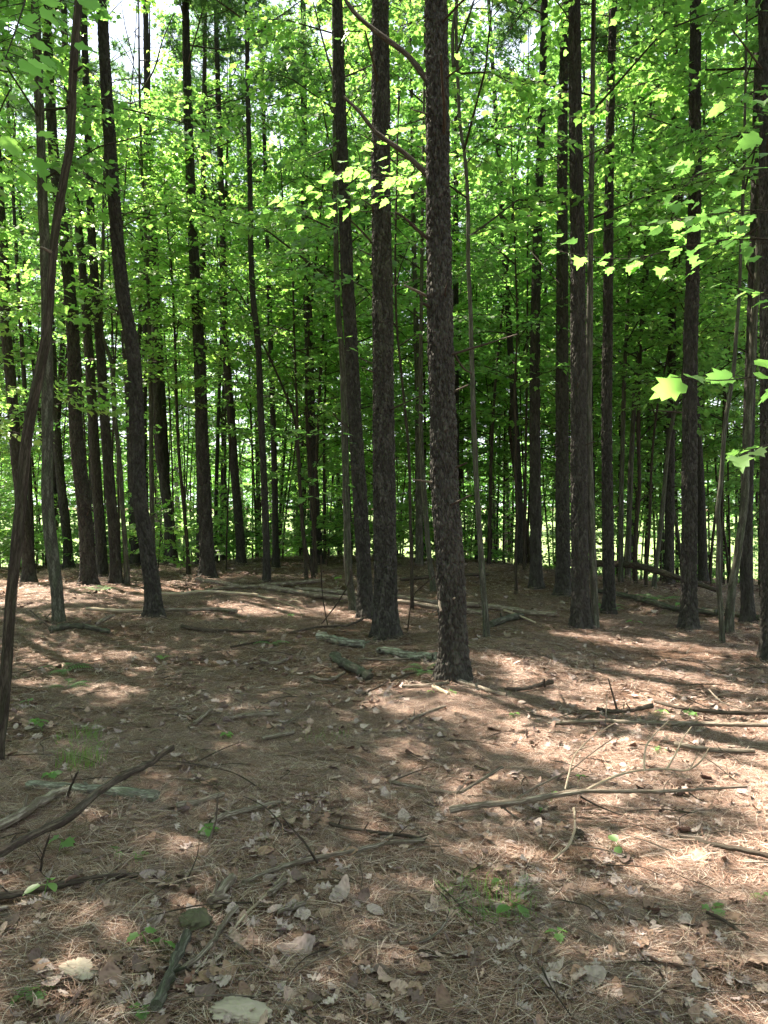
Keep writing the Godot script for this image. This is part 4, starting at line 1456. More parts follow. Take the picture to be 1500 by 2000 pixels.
	spray(o, [Vector3(0.6, 3.932, 0.83), Vector3(0.682, 3.555, 1.13), Vector3(0.724, 3.288, 1.33)], 0.005, 14, 0.1, [1, 1, 0], 0.3)
	spray(o, [Vector3(0.616, 4.243, 0.33), Vector3(0.54, 3.981, 0.53), Vector3(0.458, 3.818, 0.63)], 0.004, 10, 0.095, [1, 1, 0], 0.25)
	spray(o, [Vector3(0.31, 3.651, 0.43), Vector3(0.128, 3.51, 0.23), Vector3(0.114, 3.402, 0.03)], 0.004, 10, 0.13, [1, 2, 2], 0.28)
	o = broadleaf("pale lichen-covered straight trunk at the left, grey below and green above", -4.101, -9.692, [Vector3(0, 0, 0), Vector3(-0.061, 0.75, 0), Vector3(-0.13, 1.395, 0), Vector3(-0.133, 2.168, 0), Vector3(-0.134, 3.326, 0), Vector3(-0.154, 4.609, 0), Vector3(-0.188, 5.569, 0), Vector3(-0.21, 6.463, 0), Vector3(-0.245, 7.356, 0), Vector3(-0.274, 7.929, 0)], 0.155, 2, "grey_bark", [15, 5.5, 2.0, 22, 5], "", "broadleaf_tree")
	dead_branch(o, [Vector3(-0.273, 6.718, 0), Vector3(-0.375, 6.973, 0), Vector3(-0.451, 7.088, 0)], 0.008, 0.004, "grey_bark", "branch")
	o = broadleaf("smooth straight grey stem rising behind the outward leaning pine", -4.717, -15.74, [Vector3(0, 0, 0), Vector3(-0.027, 1.342, 0), Vector3(-0.069, 4.999, 0), Vector3(-0.116, 6.561, 0), Vector3(-0.205, 8.12, 0), Vector3(-0.252, 9.676, 0), Vector3(-0.267, 11.746, 0)], 0.105, 1, "grey_bark", [13, 4.5, 1.6, 26, 5], "", "broadleaf_tree")
	dead_branch(o, [Vector3(-0.21, 9.904, 0), Vector3(0.031, 10.298, 0), Vector3(0.22, 10.919, 0), Vector3(0.45, 11.457, 0)], 0.02, 0.01, "grey_bark", "branch")
	dead_branch(o, [Vector3(-0.199, 9.987, 0), Vector3(-0.437, 10.505, 0), Vector3(-0.748, 11.023, 0)], 0.012, 0.006, "grey_bark", "branch")
	o = broadleaf("crooked smooth stem with a kink to the left half way up", -4.903, -14.664, [Vector3(0, 0, 0), Vector3(-0.074, 1.367, 0), Vector3(-0.138, 2.391, 0), Vector3(-0.242, 3.414, 0), Vector3(-0.297, 4.289, 0), Vector3(-0.365, 4.483, 0), Vector3(-0.452, 4.726, 0), Vector3(-0.469, 5.309, 0), Vector3(-0.436, 6.23, 0), Vector3(-0.412, 7.683, 0), Vector3(-0.38, 8.36, 0), Vector3(-0.374, 10.097, 0)], 0.098, 1, "grey_bark", [11, 4.2, 1.6, 26, 5], "", "broadleaf_tree")
	dead_branch(o, [Vector3(-0.326, 4.386, 0), Vector3(-0.199, 4.522, 0), Vector3(-0.082, 4.678, 0)], 0.012, 0.005, "grey_bark", "branch")
	broadleaf("thin dark sapling between the outward leaning and the tall lone pine", -4.121, -16.199, [Vector3(0, 0, 0), Vector3(-0.072, 1.23, 0), Vector3(-0.188, 2.469, 0), Vector3(-0.277, 5.102, 0), Vector3(-0.359, 6.709, 0), Vector3(-0.432, 7.352, 0), Vector3(-0.492, 9.062, 0)], 0.086, 1, "brown_bark", [9, 3.4, 1.5, 26, 5], "", "sapling")
	broadleaf("pale slim stem against the right side of the slender pine", -9.85, -54.598, [Vector3(0, 0, 0), Vector3(-0.211, 3.634, 0), Vector3(-0.351, 6.72, 0), Vector3(-0.588, 15.594, 0), Vector3(-0.791, 22.816, 0), Vector3(-0.926, 28.221, 0), Vector3(-0.984, 35.41, 0)], 0.291, 1, "grey_bark", [12, 4, 1.6, 26, 5], "", "broadleaf_tree")
	broadleaf("leaning sapling arching far to the left above the fallen poles", -1.398, -15.32, [Vector3(0, 0, 0), Vector3(-0.091, 0.357, 0), Vector3(-0.173, 0.663, 0), Vector3(-0.253, 1.53, 0), Vector3(-0.314, 2.396, 0), Vector3(-0.384, 3.21, 0), Vector3(-0.617, 3.82, 0), Vector3(-0.84, 4.328, 0), Vector3(-1.094, 4.856, 0), Vector3(-1.246, 5.272, 0), Vector3(-1.813, 6.194, 0), Vector3(-2.664, 7.216, 0), Vector3(-3.272, 7.772, 0), Vector3(-3.798, 8.278, 0)], 0.082, 1, "brown_bark", [7.0, 3.2, 1.4, 14, 5], "", "sapling")
	broadleaf("upright sapling growing at the foot of the arching leaner", -1.53, -15.116, [Vector3(0, 0, 0), Vector3(-0.059, 0.926, 0), Vector3(-0.109, 1.681, 0), Vector3(-0.148, 2.535, 0), Vector3(-0.226, 4.691, 0), Vector3(-0.314, 6.541, 0), Vector3(-0.414, 7.09, 0), Vector3(-0.492, 8.337, 0)], 0.07, 1, "brown_bark", [9, 3.0, 1.5, 24, 5], "", "sapling")
	broadleaf("thin dark sapling rising left of the dark central pine", -5.964, -51.782, [Vector3(0, 0, 0), Vector3(-0.167, 4.653, 0), Vector3(-0.367, 9.812, 0), Vector3(-0.501, 13.247, 0), Vector3(-0.802, 19.245, 0), Vector3(-1.069, 25.23, 0), Vector3(-1.539, 32.394, 0), Vector3(-1.771, 37.159, 0)], 0.207, 1, "brown_bark", [11, 3.6, 1.5, 26, 5], "", "sapling")
	broadleaf("thin upright sapling between the central pine and the smooth pale tree", -1.514, -19.597, [Vector3(0, 0, 0), Vector3(-0.011, 2.543, 0), Vector3(0.043, 5.144, 0), Vector3(0.056, 5.598, 0), Vector3(0.006, 7.479, 0), Vector3(-0.032, 9.227, 0), Vector3(-0.069, 11.616, 0)], 0.078, 1, "brown_bark", [10, 3.4, 1.5, 26, 5], "", "sapling")
	o = broadleaf("smooth pale tree left of the close pair of pines, poles at its foot", -0.452, -11.302, [Vector3(0, 0, 0), Vector3(-0.045, 0.302, 0), Vector3(-0.097, 1.431, 0), Vector3(-0.127, 2.745, 0), Vector3(-0.164, 3.757, 0), Vector3(-0.223, 4.431, 0), Vector3(-0.253, 5.552, 0), Vector3(-0.267, 7.043, 0), Vector3(-0.28, 8.902, 0)], 0.113, 1, "grey_bark", [13, 4.2, 1.7, 26, 5], "", "broadleaf_tree")
	spray(o, [Vector3(-0.087, 3.649, 0.902), Vector3(0.057, 3.574, 1.402), Vector3(0.168, 3.53, 1.802)], 0.004, 8, 0.12, [1, 2], 0.25)
	spray(o, [Vector3(-0.07, 2.495, 0.702), Vector3(-0.265, 2.475, 1.502), Vector3(-0.475, 2.378, 2.002), Vector3(-0.685, 2.423, 2.302)], 0.005, 20, 0.13, [1, 1, 0, 2], 0.3)
	spray(o, [Vector3(-0.056, 2.143, 0.702), Vector3(-0.28, 1.776, 1.302), Vector3(-0.396, 1.641, 1.502)], 0.004, 9, 0.13, [1, 0], 0.25)
	o = broadleaf("thin sapling in the gap between the flared pine and the nearest pine", 0.412, -11.241, [Vector3(0, 0, 0), Vector3(-0.03, 1.453, 0), Vector3(-0.046, 2.238, 0), Vector3(-0.113, 3.022, 0), Vector3(-0.166, 3.544, 0), Vector3(-0.218, 4.065, 0), Vector3(-0.248, 5.032, 0), Vector3(-0.226, 6.294, 0)], 0.052, 1, "brown_bark", [9, 3.6, 1.3, 18, 5], "", "sapling")
	spray(o, [Vector3(-0.087, 2.706, 0.841), Vector3(-0.08, 2.794, 1.241), Vector3(-0.012, 2.822, 1.541)], 0.003, 8, 0.11, [2, 3, 1], 0.2)
	broadleaf("smooth tree seen in the gap left of the nearest pine", 0.781, -16.997, [Vector3(0, 0, 0), Vector3(-0.012, 1.788, 0), Vector3(-0.024, 3.199, 0), Vector3(-0.07, 5.172, 0), Vector3(-0.127, 7.42, 0), Vector3(-0.162, 9.663, 0)], 0.17, 1, "grey_bark", [13, 4.2, 1.7, 26, 5], "", "broadleaf_tree")
	broadleaf("slanting smooth stem half behind the nearest pine", 0.853, -13.334, [Vector3(0, 0, 0), Vector3(-0.071, 0.604, 0), Vector3(-0.134, 1.403, 0), Vector3(-0.197, 2.29, 0), Vector3(-0.215, 4.06, 0), Vector3(-0.198, 5.825, 0)], 0.098, 1, "grey_bark", [11, 4.2, 1.6, 24, 5], "", "broadleaf_tree")
	o = broadleaf("slim grey stem right of the nearest pine, bending above", 1.188, -8.915, [Vector3(0, 0, 0), Vector3(-0.036, 0.571, 0), Vector3(-0.097, 1.462, 0), Vector3(-0.151, 2.498, 0), Vector3(-0.176, 3.356, 0), Vector3(-0.201, 4.064, 0), Vector3(-0.213, 4.27, 0), Vector3(-0.219, 5.007, 0), Vector3(-0.255, 5.536, 0), Vector3(-0.309, 5.918, 0), Vector3(-0.339, 6.475, 0), Vector3(-0.357, 7.062, 0), Vector3(-0.334, 7.705, 0)], 0.071, 1, "grey_bark", [10, 4.5, 1.5, 16, 5], "", "broadleaf_tree")
	dead_branch(o, [Vector3(-0.386, 6.593, 0), Vector3(-0.398, 7.003, 0), Vector3(-0.334, 7.413, 0)], 0.022, 0.016, "grey_bark", "branch")
	spray(o, [Vector3(-0.354, 5.417, 0.515), Vector3(-0.764, 5.074, 0.915), Vector3(-1.137, 4.815, 1.215), Vector3(-1.486, 4.805, 1.415), Vector3(-1.728, 4.664, 1.515)], 0.007, 44, 0.11, [1, 1, 2, 0], 0.36)
	spray(o, [Vector3(-0.342, 5.084, 0.515), Vector3(-0.927, 4.718, 1.015), Vector3(-1.339, 4.572, 1.315), Vector3(-1.826, 4.395, 1.515), Vector3(-2.12, 4.419, 1.515)], 0.006, 34, 0.105, [2, 1, 1], 0.34)
	spray(o, [Vector3(-0.376, 5.693, 0.515), Vector3(-0.976, 5.443, 0.915), Vector3(-1.239, 5.145, 1.215)], 0.005, 14, 0.105, [1, 2], 0.26)
	spray(o, [Vector3(-0.247, 4.544, 0.315), Vector3(0.198, 4.766, 0.015), Vector3(0.542, 4.921, -0.085)], 0.005, 18, 0.12, [1, 2], 0.3)
	broadleaf("very thin wavy sapling left of the swollen-ringed pine", 2.259, -13.146, [Vector3(0, 0, 0), Vector3(-0.01, 0.701, 0), Vector3(0.015, 1.401, 0), Vector3(-0.021, 2.101, 0), Vector3(-0.005, 2.712, 0), Vector3(-0.032, 3.236, 0), Vector3(0.01, 4.456, 0), Vector3(-0.036, 6.021, 0)], 0.052, 1, "brown_bark", [9, 3.4, 1.4, 24, 5], "", "sapling")
	broadleaf("short grey trunk touching the right side of the white-streaked pine", 2.665, -9.73, [Vector3(0, 0, 0), Vector3(-0.022, 0.818, 0), Vector3(-0.063, 1.789, 0), Vector3(-0.079, 2.759, 0), Vector3(-0.069, 4.048, 0)], 0.104, 1, "grey_bark", [12, 5, 1.6, 18, 5], "", "broadleaf_tree")
	broadleaf("smooth stem before the field, left one of a slanting pair", 4.426, -14.355, [Vector3(0, 0, 0), Vector3(-0.004, 1.339, 0), Vector3(0.021, 2.579, 0), Vector3(0.046, 3.723, 0), Vector3(0.108, 5.149, 0), Vector3(0.159, 7.047, 0)], 0.096, 1, "grey_bark", [12, 3.4, 1.6, 26, 5], "", "broadleaf_tree")
	broadleaf("smooth stem before the field, right one of a slanting pair", 4.702, -14.831, [Vector3(0, 0, 0), Vector3(0.025, 1.363, 0), Vector3(0.08, 2.842, 0), Vector3(0.136, 3.777, 0), Vector3(0.203, 4.318, 0), Vector3(0.24, 4.907, 0), Vector3(0.298, 5.3, 0), Vector3(0.37, 7.261, 0), Vector3(0.404, 8.728, 0)], 0.109, 1, "grey_bark", [13, 3.6, 1.6, 26, 5], "", "broadleaf_tree")
	broadleaf("thin dark sapling right of the slanting pair", 4.634, -14.172, [Vector3(0, 0, 0), Vector3(0.016, 0.963, 0), Vector3(0.069, 1.906, 0), Vector3(0.038, 2.753, 0), Vector3(0.072, 3.976, 0), Vector3(0.123, 5.477, 0)], 0.075, 1, "brown_bark", [9, 3.0, 1.5, 24, 5], "", "sapling")
	broadleaf("thin stem bending rightwards in front of the bright field", 4.678, -13.719, [Vector3(0, 0, 0), Vector3(0.051, 0.969, 0), Vector3(0.119, 2.611, 0), Vector3(0.181, 3.157, 0), Vector3(0.252, 3.567, 0), Vector3(0.378, 4.158, 0)], 0.055, 1, "brown_bark", [8, 2.8, 1.5, 24, 5], "", "sapling")
	broadleaf("slim stem left of the log-bearing pine, leaning to the right", 4.693, -13.346, [Vector3(0, 0, 0), Vector3(0.077, 0.8, 0), Vector3(0.146, 1.511, 0), Vector3(0.274, 2.753, 0), Vector3(0.361, 3.196, 0), Vector3(0.466, 3.594, 0), Vector3(0.517, 4.081, 0)], 0.08, 1, "grey_bark", [10, 3.0, 1.6, 26, 5], "", "sapling")
	broadleaf("white-flecked crooked thin stem in front of the mottled trunk", 3.861, -8.763, [Vector3(0, 0, 0), Vector3(-0.025, 0.386, 0), Vector3(-0.05, 0.795, 0), Vector3(-0.046, 1.262, 0), Vector3(-0.059, 1.554, 0), Vector3(-0.037, 1.729, 0), Vector3(0.024, 2.515, 0), Vector3(0.08, 2.893, 0), Vector3(0.114, 3.125, 0), Vector3(0.142, 3.531, 0), Vector3(0.164, 3.822, 0), Vector3(0.195, 4.662, 0), Vector3(0.22, 5.385, 0), Vector3(0.229, 6.078, 0)], 0.058, 1, "grey_bark", [9, 4.6, 1.5, 16, 5], "", "sapling")
	o = broadleaf("mottled grey trunk slanting up to the right border", 4.217, -9.389, [Vector3(0, 0, 0), Vector3(0.035, 0.539, 0), Vector3(0.102, 0.977, 0), Vector3(0.168, 1.477, 0), Vector3(0.197, 2.101, 0), Vector3(0.226, 2.569, 0), Vector3(0.26, 3.223, 0), Vector3(0.277, 3.658, 0), Vector3(0.329, 4.435, 0), Vector3(0.355, 5.52, 0), Vector3(0.392, 6.757, 0)], 0.1, 2, "grey_bark", [12, 5, 1.8, 18, 5], "", "broadleaf_tree")
	dead_branch(o, [Vector3(0.267, 4.311, 0), Vector3(0.123, 4.569, 0.067), Vector3(0.06, 4.731, 0.133), Vector3(-0.105, 4.732, 0.2)], 0.014, 0.008, "brown_bark", "branch")
	broadleaf("slender pole by the right border behind the mottled trunk", 5.913, -12.045, [Vector3(0, 0, 0), Vector3(-0.015, 1.364, 0), Vector3(-0.005, 2.565, 0), Vector3(0.004, 4.163, 0), Vector3(0.026, 6.154, 0)], 0.056, 1, "brown_bark", [9, 3.4, 1.5, 22, 5], "", "sapling")
	o = broadleaf("nearby maple sapling leaning in from beyond the right border", 2.427, -4.082, [Vector3(0, 0, 0), Vector3(-0.031, 0.71, 0), Vector3(-0.065, 1.798, 0), Vector3(-0.098, 2.881, 0), Vector3(-0.13, 3.689, 0)], 0.043, 1, "brown_bark", [5.2, 4.2, 0.6, 4, 4], "", "sapling")
	spray(o, [Vector3(0.032, 2.894, -0.218), Vector3(-0.231, 3.036, -0.218), Vector3(-0.414, 3.082, -0.318), Vector3(-0.666, 3.074, -0.418), Vector3(-0.93, 3.064, -0.618), Vector3(-1.322, 3.176, -0.818)], 0.008, 34, 0.09, [0, 1, 0], 0.3)
	spray(o, [Vector3(-0.005, 2.195, -0.118), Vector3(-0.484, 2.215, 0.182), Vector3(-0.872, 2.149, 0.482), Vector3(-1.162, 2.132, 0.682)], 0.005, 6, 0.14, [1, 0, 1], 0.2)
	spray(o, [Vector3(-0.055, 1.854, -0.018), Vector3(-0.352, 1.873, 0.082), Vector3(-0.637, 1.84, 0.182)], 0.005, 6, 0.13, [1, 0], 0.2)
	spray(o, [Vector3(0.013, 3.291, -0.218), Vector3(-0.284, 3.39, -0.118), Vector3(-0.518, 3.433, -0.218), Vector3(-0.736, 3.419, -0.318)], 0.006, 20, 0.09, [0, 0, 1], 0.34)
	spray(o, [Vector3(0.005, 3.66, -0.218), Vector3(-0.335, 3.567, 0.082), Vector3(-0.59, 3.504, 0.282)], 0.005, 6, 0.11, [1, 1], 0.25)
	spray(o, [Vector3(0.025, 3.149, -0.218), Vector3(-0.201, 3.321, -0.518), Vector3(-0.38, 3.403, -0.818), Vector3(-0.669, 3.446, -1.118)], 0.006, 22, 0.085, [0, 0, 1], 0.36)
	spray(o, [Vector3(-0.018, 2.641, -0.118), Vector3(-0.015, 2.788, -0.518), Vector3(-0.138, 2.977, -0.918)], 0.005, 12, 0.1, [1, 1, 2], 0.3)
	broadleaf("light straight stem far off between two dim pines left of centre", -8.94, -60.768, [Vector3(0, 0, 0), Vector3(-0.074, 4.934, 0), Vector3(-0.187, 10.182, 0), Vector3(-0.335, 19.044, 0), Vector3(-0.444, 27.078, 0)], 0.323, 1, "grey_bark", [13, 3.4, 1.6, 26, 5], "", "broadleaf_tree")
	broadleaf("distant straight stem seen between tall lone pine and its thin neighbour", -12.26, -51.873, [Vector3(0, 0, 0), Vector3(0.015, 6.385, 0), Vector3(0.066, 13.27, 0), Vector3(0.088, 22.878, 0), Vector3(0.037, 30.403, 0), Vector3(0.019, 37.224, 0)], 0.242, 1, "grey_bark", [13, 3.6, 1.5, 26, 5], "", "broadleaf_tree")
	# fallen wood
	stick("long dark stick propped across the two logs at lower left, end raised", [Vector3(-1.588, 0.05, -3.086), Vector3(-1.501, 0.07, -3.256), Vector3(-1.417, 0.09, -3.366), Vector3(-1.321, 0.12, -3.596), Vector3(-1.263, 0.12, -3.876), Vector3(-1.216, 0.12, -4.046), Vector3(-1.196, 0.13, -4.186), Vector3(-1.162, 0.14, -4.246)], 0.02, 0.015, "dark_wood", "fallen branch", "fallen_branch", [], "")
	stick("smooth tan log end with bark off, cut by the left border", [Vector3(-1.77, 0.017, -3.395), Vector3(-1.701, 0.017, -3.585), Vector3(-1.668, 0.016, -3.755), Vector3(-1.613, 0.016, -3.895)], 0.024, 0.023, "dead_wood", "fallen log", "fallen_log", [], "")
	stick("rotten pale log with a dark hollow end beneath the long dark stick", [Vector3(-1.842, 0.015, -3.985), Vector3(-1.595, 0.017, -3.915), Vector3(-1.365, 0.019, -3.855), Vector3(-1.128, 0.021, -3.805)], 0.022, 0.029, "lichen_wood", "fallen log", "fallen_log", [], "")
	stick("dark stick half buried in needles low at the left border", [Vector3(-1.47, 0.011, -2.855), Vector3(-1.365, 0.01, -2.915), Vector3(-1.269, 0.009, -2.965), Vector3(-1.133, 0.007, -3.025), Vector3(-0.98, 0.006, -3.055)], 0.016, 0.009, "dark_wood", "fallen branch", "fallen_branch", [], "")
	stick("gnarled short stick slanting up right, left of the forked branch", [Vector3(-0.803, 0.01, -3.555), Vector3(-0.757, 0.01, -3.655), Vector3(-0.686, 0.009, -3.735), Vector3(-0.531, 0.008, -3.875)], 0.015, 0.012, "dead_wood", "fallen branch", "fallen_branch", [], "")
	stick("short grey stick lying behind the gnarled short stick", [Vector3(-1.008, 0.013, -3.725), Vector3(-0.935, 0.011, -3.785), Vector3(-0.819, 0.008, -3.905)], 0.018, 0.012, "dead_wood", "fallen branch", "fallen_branch", [], "")
	stick("grey branch with a thin dark prong standing up from it, lower middle", [Vector3(-0.554, 0.007, -3.015), Vector3(-0.44, 0.007, -3.135), Vector3(-0.321, 0.007, -3.205), Vector3(-0.197, 0.007, -3.275), Vector3(-0.112, 0.007, -3.355), Vector3(0.023, 0.007, -3.425), Vector3(0.183, 0.007, -3.505)], 0.01, 0.009, "dead_wood", "fallen branch", "fallen_branch", [[[Vector3(-0.279, 0.02, -3.205), Vector3(-0.327, 0.12, -3.156), Vector3(-0.376, 0.2, -3.127), Vector3(-0.41, 0.26, -3.097)], 0.007, "dark_wood"]], "")
	stick("thin dark curved stick touching the pronged grey branch's right end", [Vector3(-0.26, 0.006, -3.605), Vector3(-0.143, 0.006, -3.575), Vector3(0, 0.006, -3.555), Vector3(0.118, 0.006, -3.545), Vector3(0.182, 0.007, -3.495)], 0.008, 0.009, "dark_wood", "fallen branch", "fallen_branch", [], "")
	stick("straight brown stick pointing up right, beside the mossy bark log", [Vector3(-0.66, 0.006, -2.435), Vector3(-0.623, 0.006, -2.515), Vector3(-0.586, 0.006, -2.615), Vector3(-0.567, 0.006, -2.735), Vector3(-0.542, 0.006, -2.815)], 0.009, 0.009, "dead_wood", "fallen branch", "fallen_branch", [], "")
	stick("mossy bark-covered log pointing at the viewer, sunk in needles", [Vector3(-0.666, 0.012, -2.235), Vector3(-0.67, 0.012, -2.355), Vector3(-0.679, 0.011, -2.505), Vector3(-0.68, 0.011, -2.645)], 0.017, 0.016, "grey_bark", "fallen log", "fallen_log", [], "")
	stick("short stub of grey log sunk in needles above the mossy one", [Vector3(-0.639, 0.014, -2.845), Vector3(-0.624, 0.013, -2.935), Vector3(-0.602, 0.013, -3.065)], 0.02, 0.019, "dead_wood", "fallen log", "fallen_log", [], "")
	stick("curled strip of grey bark beside the short log stub", [Vector3(-0.433, 0.009, -2.915), Vector3(-0.408, 0.007, -2.975), Vector3(-0.384, 0.006, -3.025)], 0.013, 0.008, "dead_wood", "bark strip", "bark_strip", [], "")
	stick("pale thin stick leaning on the curled bark strip", [Vector3(-0.536, 0.004, -2.655), Vector3(-0.509, 0.004, -2.765), Vector3(-0.455, 0.003, -2.895), Vector3(-0.405, 0.003, -3.125)], 0.005, 0.004, "pale_wood", "fallen branch", "fallen_branch", [], "")
	stick("small grey stick right of the curled bark strip", [Vector3(-0.387, 0.007, -2.785), Vector3(-0.34, 0.006, -2.825), Vector3(-0.299, 0.005, -2.865)], 0.009, 0.008, "dead_wood", "fallen branch", "fallen_branch", [], "")
	stick("big forked dead branch with pale twigs lying in the sun at right", [Vector3(0.322, 0.05, -3.765), Vector3(0.482, 0.06, -3.795), Vector3(0.64, 0.07, -3.835), Vector3(0.8, 0.08, -3.865), Vector3(0.981, 0.1, -3.865), Vector3(1.197, 0.1, -3.895), Vector3(1.445, 0.1, -3.935), Vector3(1.677, 0.09, -3.985), Vector3(1.917, 0.08, -4.055)], 0.018, 0.006, "dead_wood", "fallen branch", "fallen_branch", [[[Vector3(1.007, 0.09, -3.915), Vector3(1.158, 0.14, -3.986), Vector3(1.293, 0.17, -4.036), Vector3(1.489, 0.19, -4.056), Vector3(1.591, 0.2, -4.006), Vector3(1.646, 0.26, -3.977), Vector3(1.686, 0.33, -3.978)], 0.008, "pale_wood"], [[Vector3(1.495, 0.19, -4.056), Vector3(1.551, 0.27, -4.077), Vector3(1.607, 0.34, -4.118), Vector3(1.655, 0.4, -4.128)], 0.006, "pale_wood"], [[Vector3(1.372, 0.18, -4.036), Vector3(1.403, 0.29, -4.107), Vector3(1.465, 0.36, -4.128), Vector3(1.537, 0.43, -4.129)], 0.006, "pale_wood"], [[Vector3(1.607, 0.2, -4.026), Vector3(1.634, 0.25, -4.027), Vector3(1.648, 0.3, -4.007)], 0.004, "pale_wood"], [[Vector3(0.593, 0.07, -3.825), Vector3(0.758, 0.12, -3.916), Vector3(0.856, 0.15, -3.946), Vector3(0.958, 0.18, -3.986), Vector3(1.081, 0.24, -4.047), Vector3(1.243, 0.32, -4.138)], 0.006, "dead_wood"], [[Vector3(0.584, 0.06, -3.835), Vector3(0.749, 0.1, -3.865), Vector3(0.878, 0.12, -3.866), Vector3(0.986, 0.13, -3.886)], 0.009, "dead_wood"], [[Vector3(0.921, 0.12, -3.896), Vector3(0.954, 0.19, -3.946), Vector3(0.982, 0.26, -3.977), Vector3(1.073, 0.33, -4.018), Vector3(1.227, 0.41, -4.068)], 0.005, "pale_wood"], [[Vector3(0.989, 0.1, -3.855), Vector3(1.079, 0.06, -3.845), Vector3(1.239, 0.02, -3.785)], 0.006, "dark_wood"], [[Vector3(0.6, 0.06, -3.825), Vector3(0.64, 0.03, -3.835), Vector3(0.685, 0.01, -3.825)], 0.007, "dead_wood"], [[Vector3(1.572, 0.1, -3.955), Vector3(1.617, 0.07, -3.955), Vector3(1.668, 0.05, -3.965)], 0.004, "dark_wood"], [[Vector3(1.445, 0.1, -3.935), Vector3(1.435, 0.13, -3.936), Vector3(1.509, 0.2, -3.966)], 0.003, "dead_wood"]], "")
	stick("thin dead branch with upturned twigs, left of the big forked one", [Vector3(0.028, 0.008, -4.165), Vector3(0.138, 0.007, -4.135), Vector3(0.274, 0.007, -4.105), Vector3(0.387, 0.007, -4.135), Vector3(0.501, 0.05, -4.165), Vector3(0.576, 0.08, -4.205), Vector3(0.654, 0.12, -4.226)], 0.011, 0.008, "dead_wood", "fallen branch", "fallen_branch", [[[Vector3(0.378, 0.02, -4.105), Vector3(0.426, 0.08, -4.115), Vector3(0.493, 0.17, -4.146)], 0.004, "dead_wood"], [[Vector3(0.411, 0.03, -4.105), Vector3(0.542, 0.02, -4.055), Vector3(0.702, 0.01, -4.044)], 0.004, "dead_wood"]], "")
	stick("long grey pole on the ground behind the pale twigs, to the right border", [Vector3(1.173, 0.009, -5.495), Vector3(1.571, 0.01, -5.475), Vector3(1.843, 0.011, -5.415), Vector3(2.309, 0.012, -5.325), Vector3(2.695, 0.012, -5.245)], 0.013, 0.018, "dead_wood", "fallen branch", "fallen_branch", [], "")
	stick("short thick stick at right in front of the long grey pole", [Vector3(1.859, 0.014, -4.905), Vector3(2.037, 0.012, -4.845), Vector3(2.317, 0.01, -4.795)], 0.019, 0.014, "dead_wood", "fallen branch", "fallen_branch", [], "")
	stick("dark bowed stick with an upright thin snag behind the pale twigs", [Vector3(1.61, 0.02, -5.815), Vector3(1.702, 0.011, -5.735), Vector3(1.891, 0.012, -5.785), Vector3(2.04, 0.03, -5.835)], 0.014, 0.019, "dark_wood", "fallen branch", "fallen_branch", [[[Vector3(1.751, 0.02, -5.755), Vector3(1.726, 0.13, -5.776), Vector3(1.687, 0.27, -5.777)], 0.01, "dark_wood"], [[Vector3(1.561, 0.02, -5.405), Vector3(1.591, 0.12, -5.496), Vector3(1.639, 0.22, -5.637)], 0.005, "dead_wood"]], "")
	stick("tangled thin dark branch at the right border above the grey pole", [Vector3(2.126, 0.04, -6.015), Vector3(2.234, 0.05, -5.775), Vector3(2.465, 0.04, -5.685), Vector3(2.862, 0.03, -5.645)], 0.011, 0.017, "dark_wood", "fallen branch", "fallen_branch", [[[Vector3(2.565, 0.14, -6.056), Vector3(2.595, 0.08, -5.895), Vector3(2.759, 0.04, -5.745)], 0.007, "dead_wood"], [[Vector3(2.34, 0.12, -5.946), Vector3(2.47, 0.06, -5.785), Vector3(2.626, 0.04, -5.705)], 0.005, "dark_wood"], [[Vector3(2.227, 0.05, -5.755), Vector3(2.319, 0.09, -5.795), Vector3(2.386, 0.13, -5.866)], 0.005, "dark_wood"]], "")
	stick("stick leaning away from the right foot of the nearest pine", [Vector3(0.634, 0.015, -6.555), Vector3(0.804, 0.013, -6.345), Vector3(0.979, 0.01, -6.165)], 0.022, 0.015, "dead_wood", "fallen branch", "fallen_branch", [], "")
	stick("stick lying level against the left foot of the nearest pine", [Vector3(0.152, 0.011, -6.495), Vector3(0.346, 0.011, -6.485), Vector3(0.545, 0.012, -6.535)], 0.015, 0.018, "dead_wood", "fallen branch", "fallen_branch", [], "")
	stick("short peeled stick just below the nearest pine's foot", [Vector3(0.411, 0.014, -6.425), Vector3(0.463, 0.013, -6.315), Vector3(0.521, 0.012, -6.205)], 0.019, 0.017, "pale_wood", "fallen branch", "fallen_branch", [], "")
	stick("lichened log left of the flared pine's foot, white at one end", [Vector3(-0.755, 0.036, -8.845), Vector3(-0.575, 0.033, -8.625), Vector3(-0.392, 0.03, -8.405), Vector3(-0.217, 0.028, -8.345)], 0.051, 0.04, "lichen_wood", "fallen log", "fallen_log", [], "")
	stick("whitish green log between the flared pine and the nearest pine", [Vector3(-0.065, 0.027, -8.095), Vector3(0.133, 0.029, -7.975), Vector3(0.311, 0.032, -7.765), Vector3(0.514, 0.034, -7.565)], 0.038, 0.049, "lichen_wood", "fallen log", "fallen_log", [], "")
	stick("grey rotting log pointing down right, below the lichened log", [Vector3(-0.516, 0.033, -7.745), Vector3(-0.368, 0.032, -7.365), Vector3(-0.244, 0.03, -7.045), Vector3(-0.127, 0.029, -6.795)], 0.047, 0.041, "grey_bark", "fallen log", "fallen_log", [], "")
	stick("dark crooked stick with a stub, right of the nearest pine", [Vector3(1.001, 0.011, -6.385), Vector3(1.148, 0.012, -6.375), Vector3(1.293, 0.013, -6.505), Vector3(1.438, 0.04, -6.575)], 0.015, 0.021, "dark_wood", "fallen branch", "fallen_branch", [[[Vector3(1.362, 0.03, -6.505), Vector3(1.354, 0.1, -6.486)], 0.012, "dark_wood"]], "")
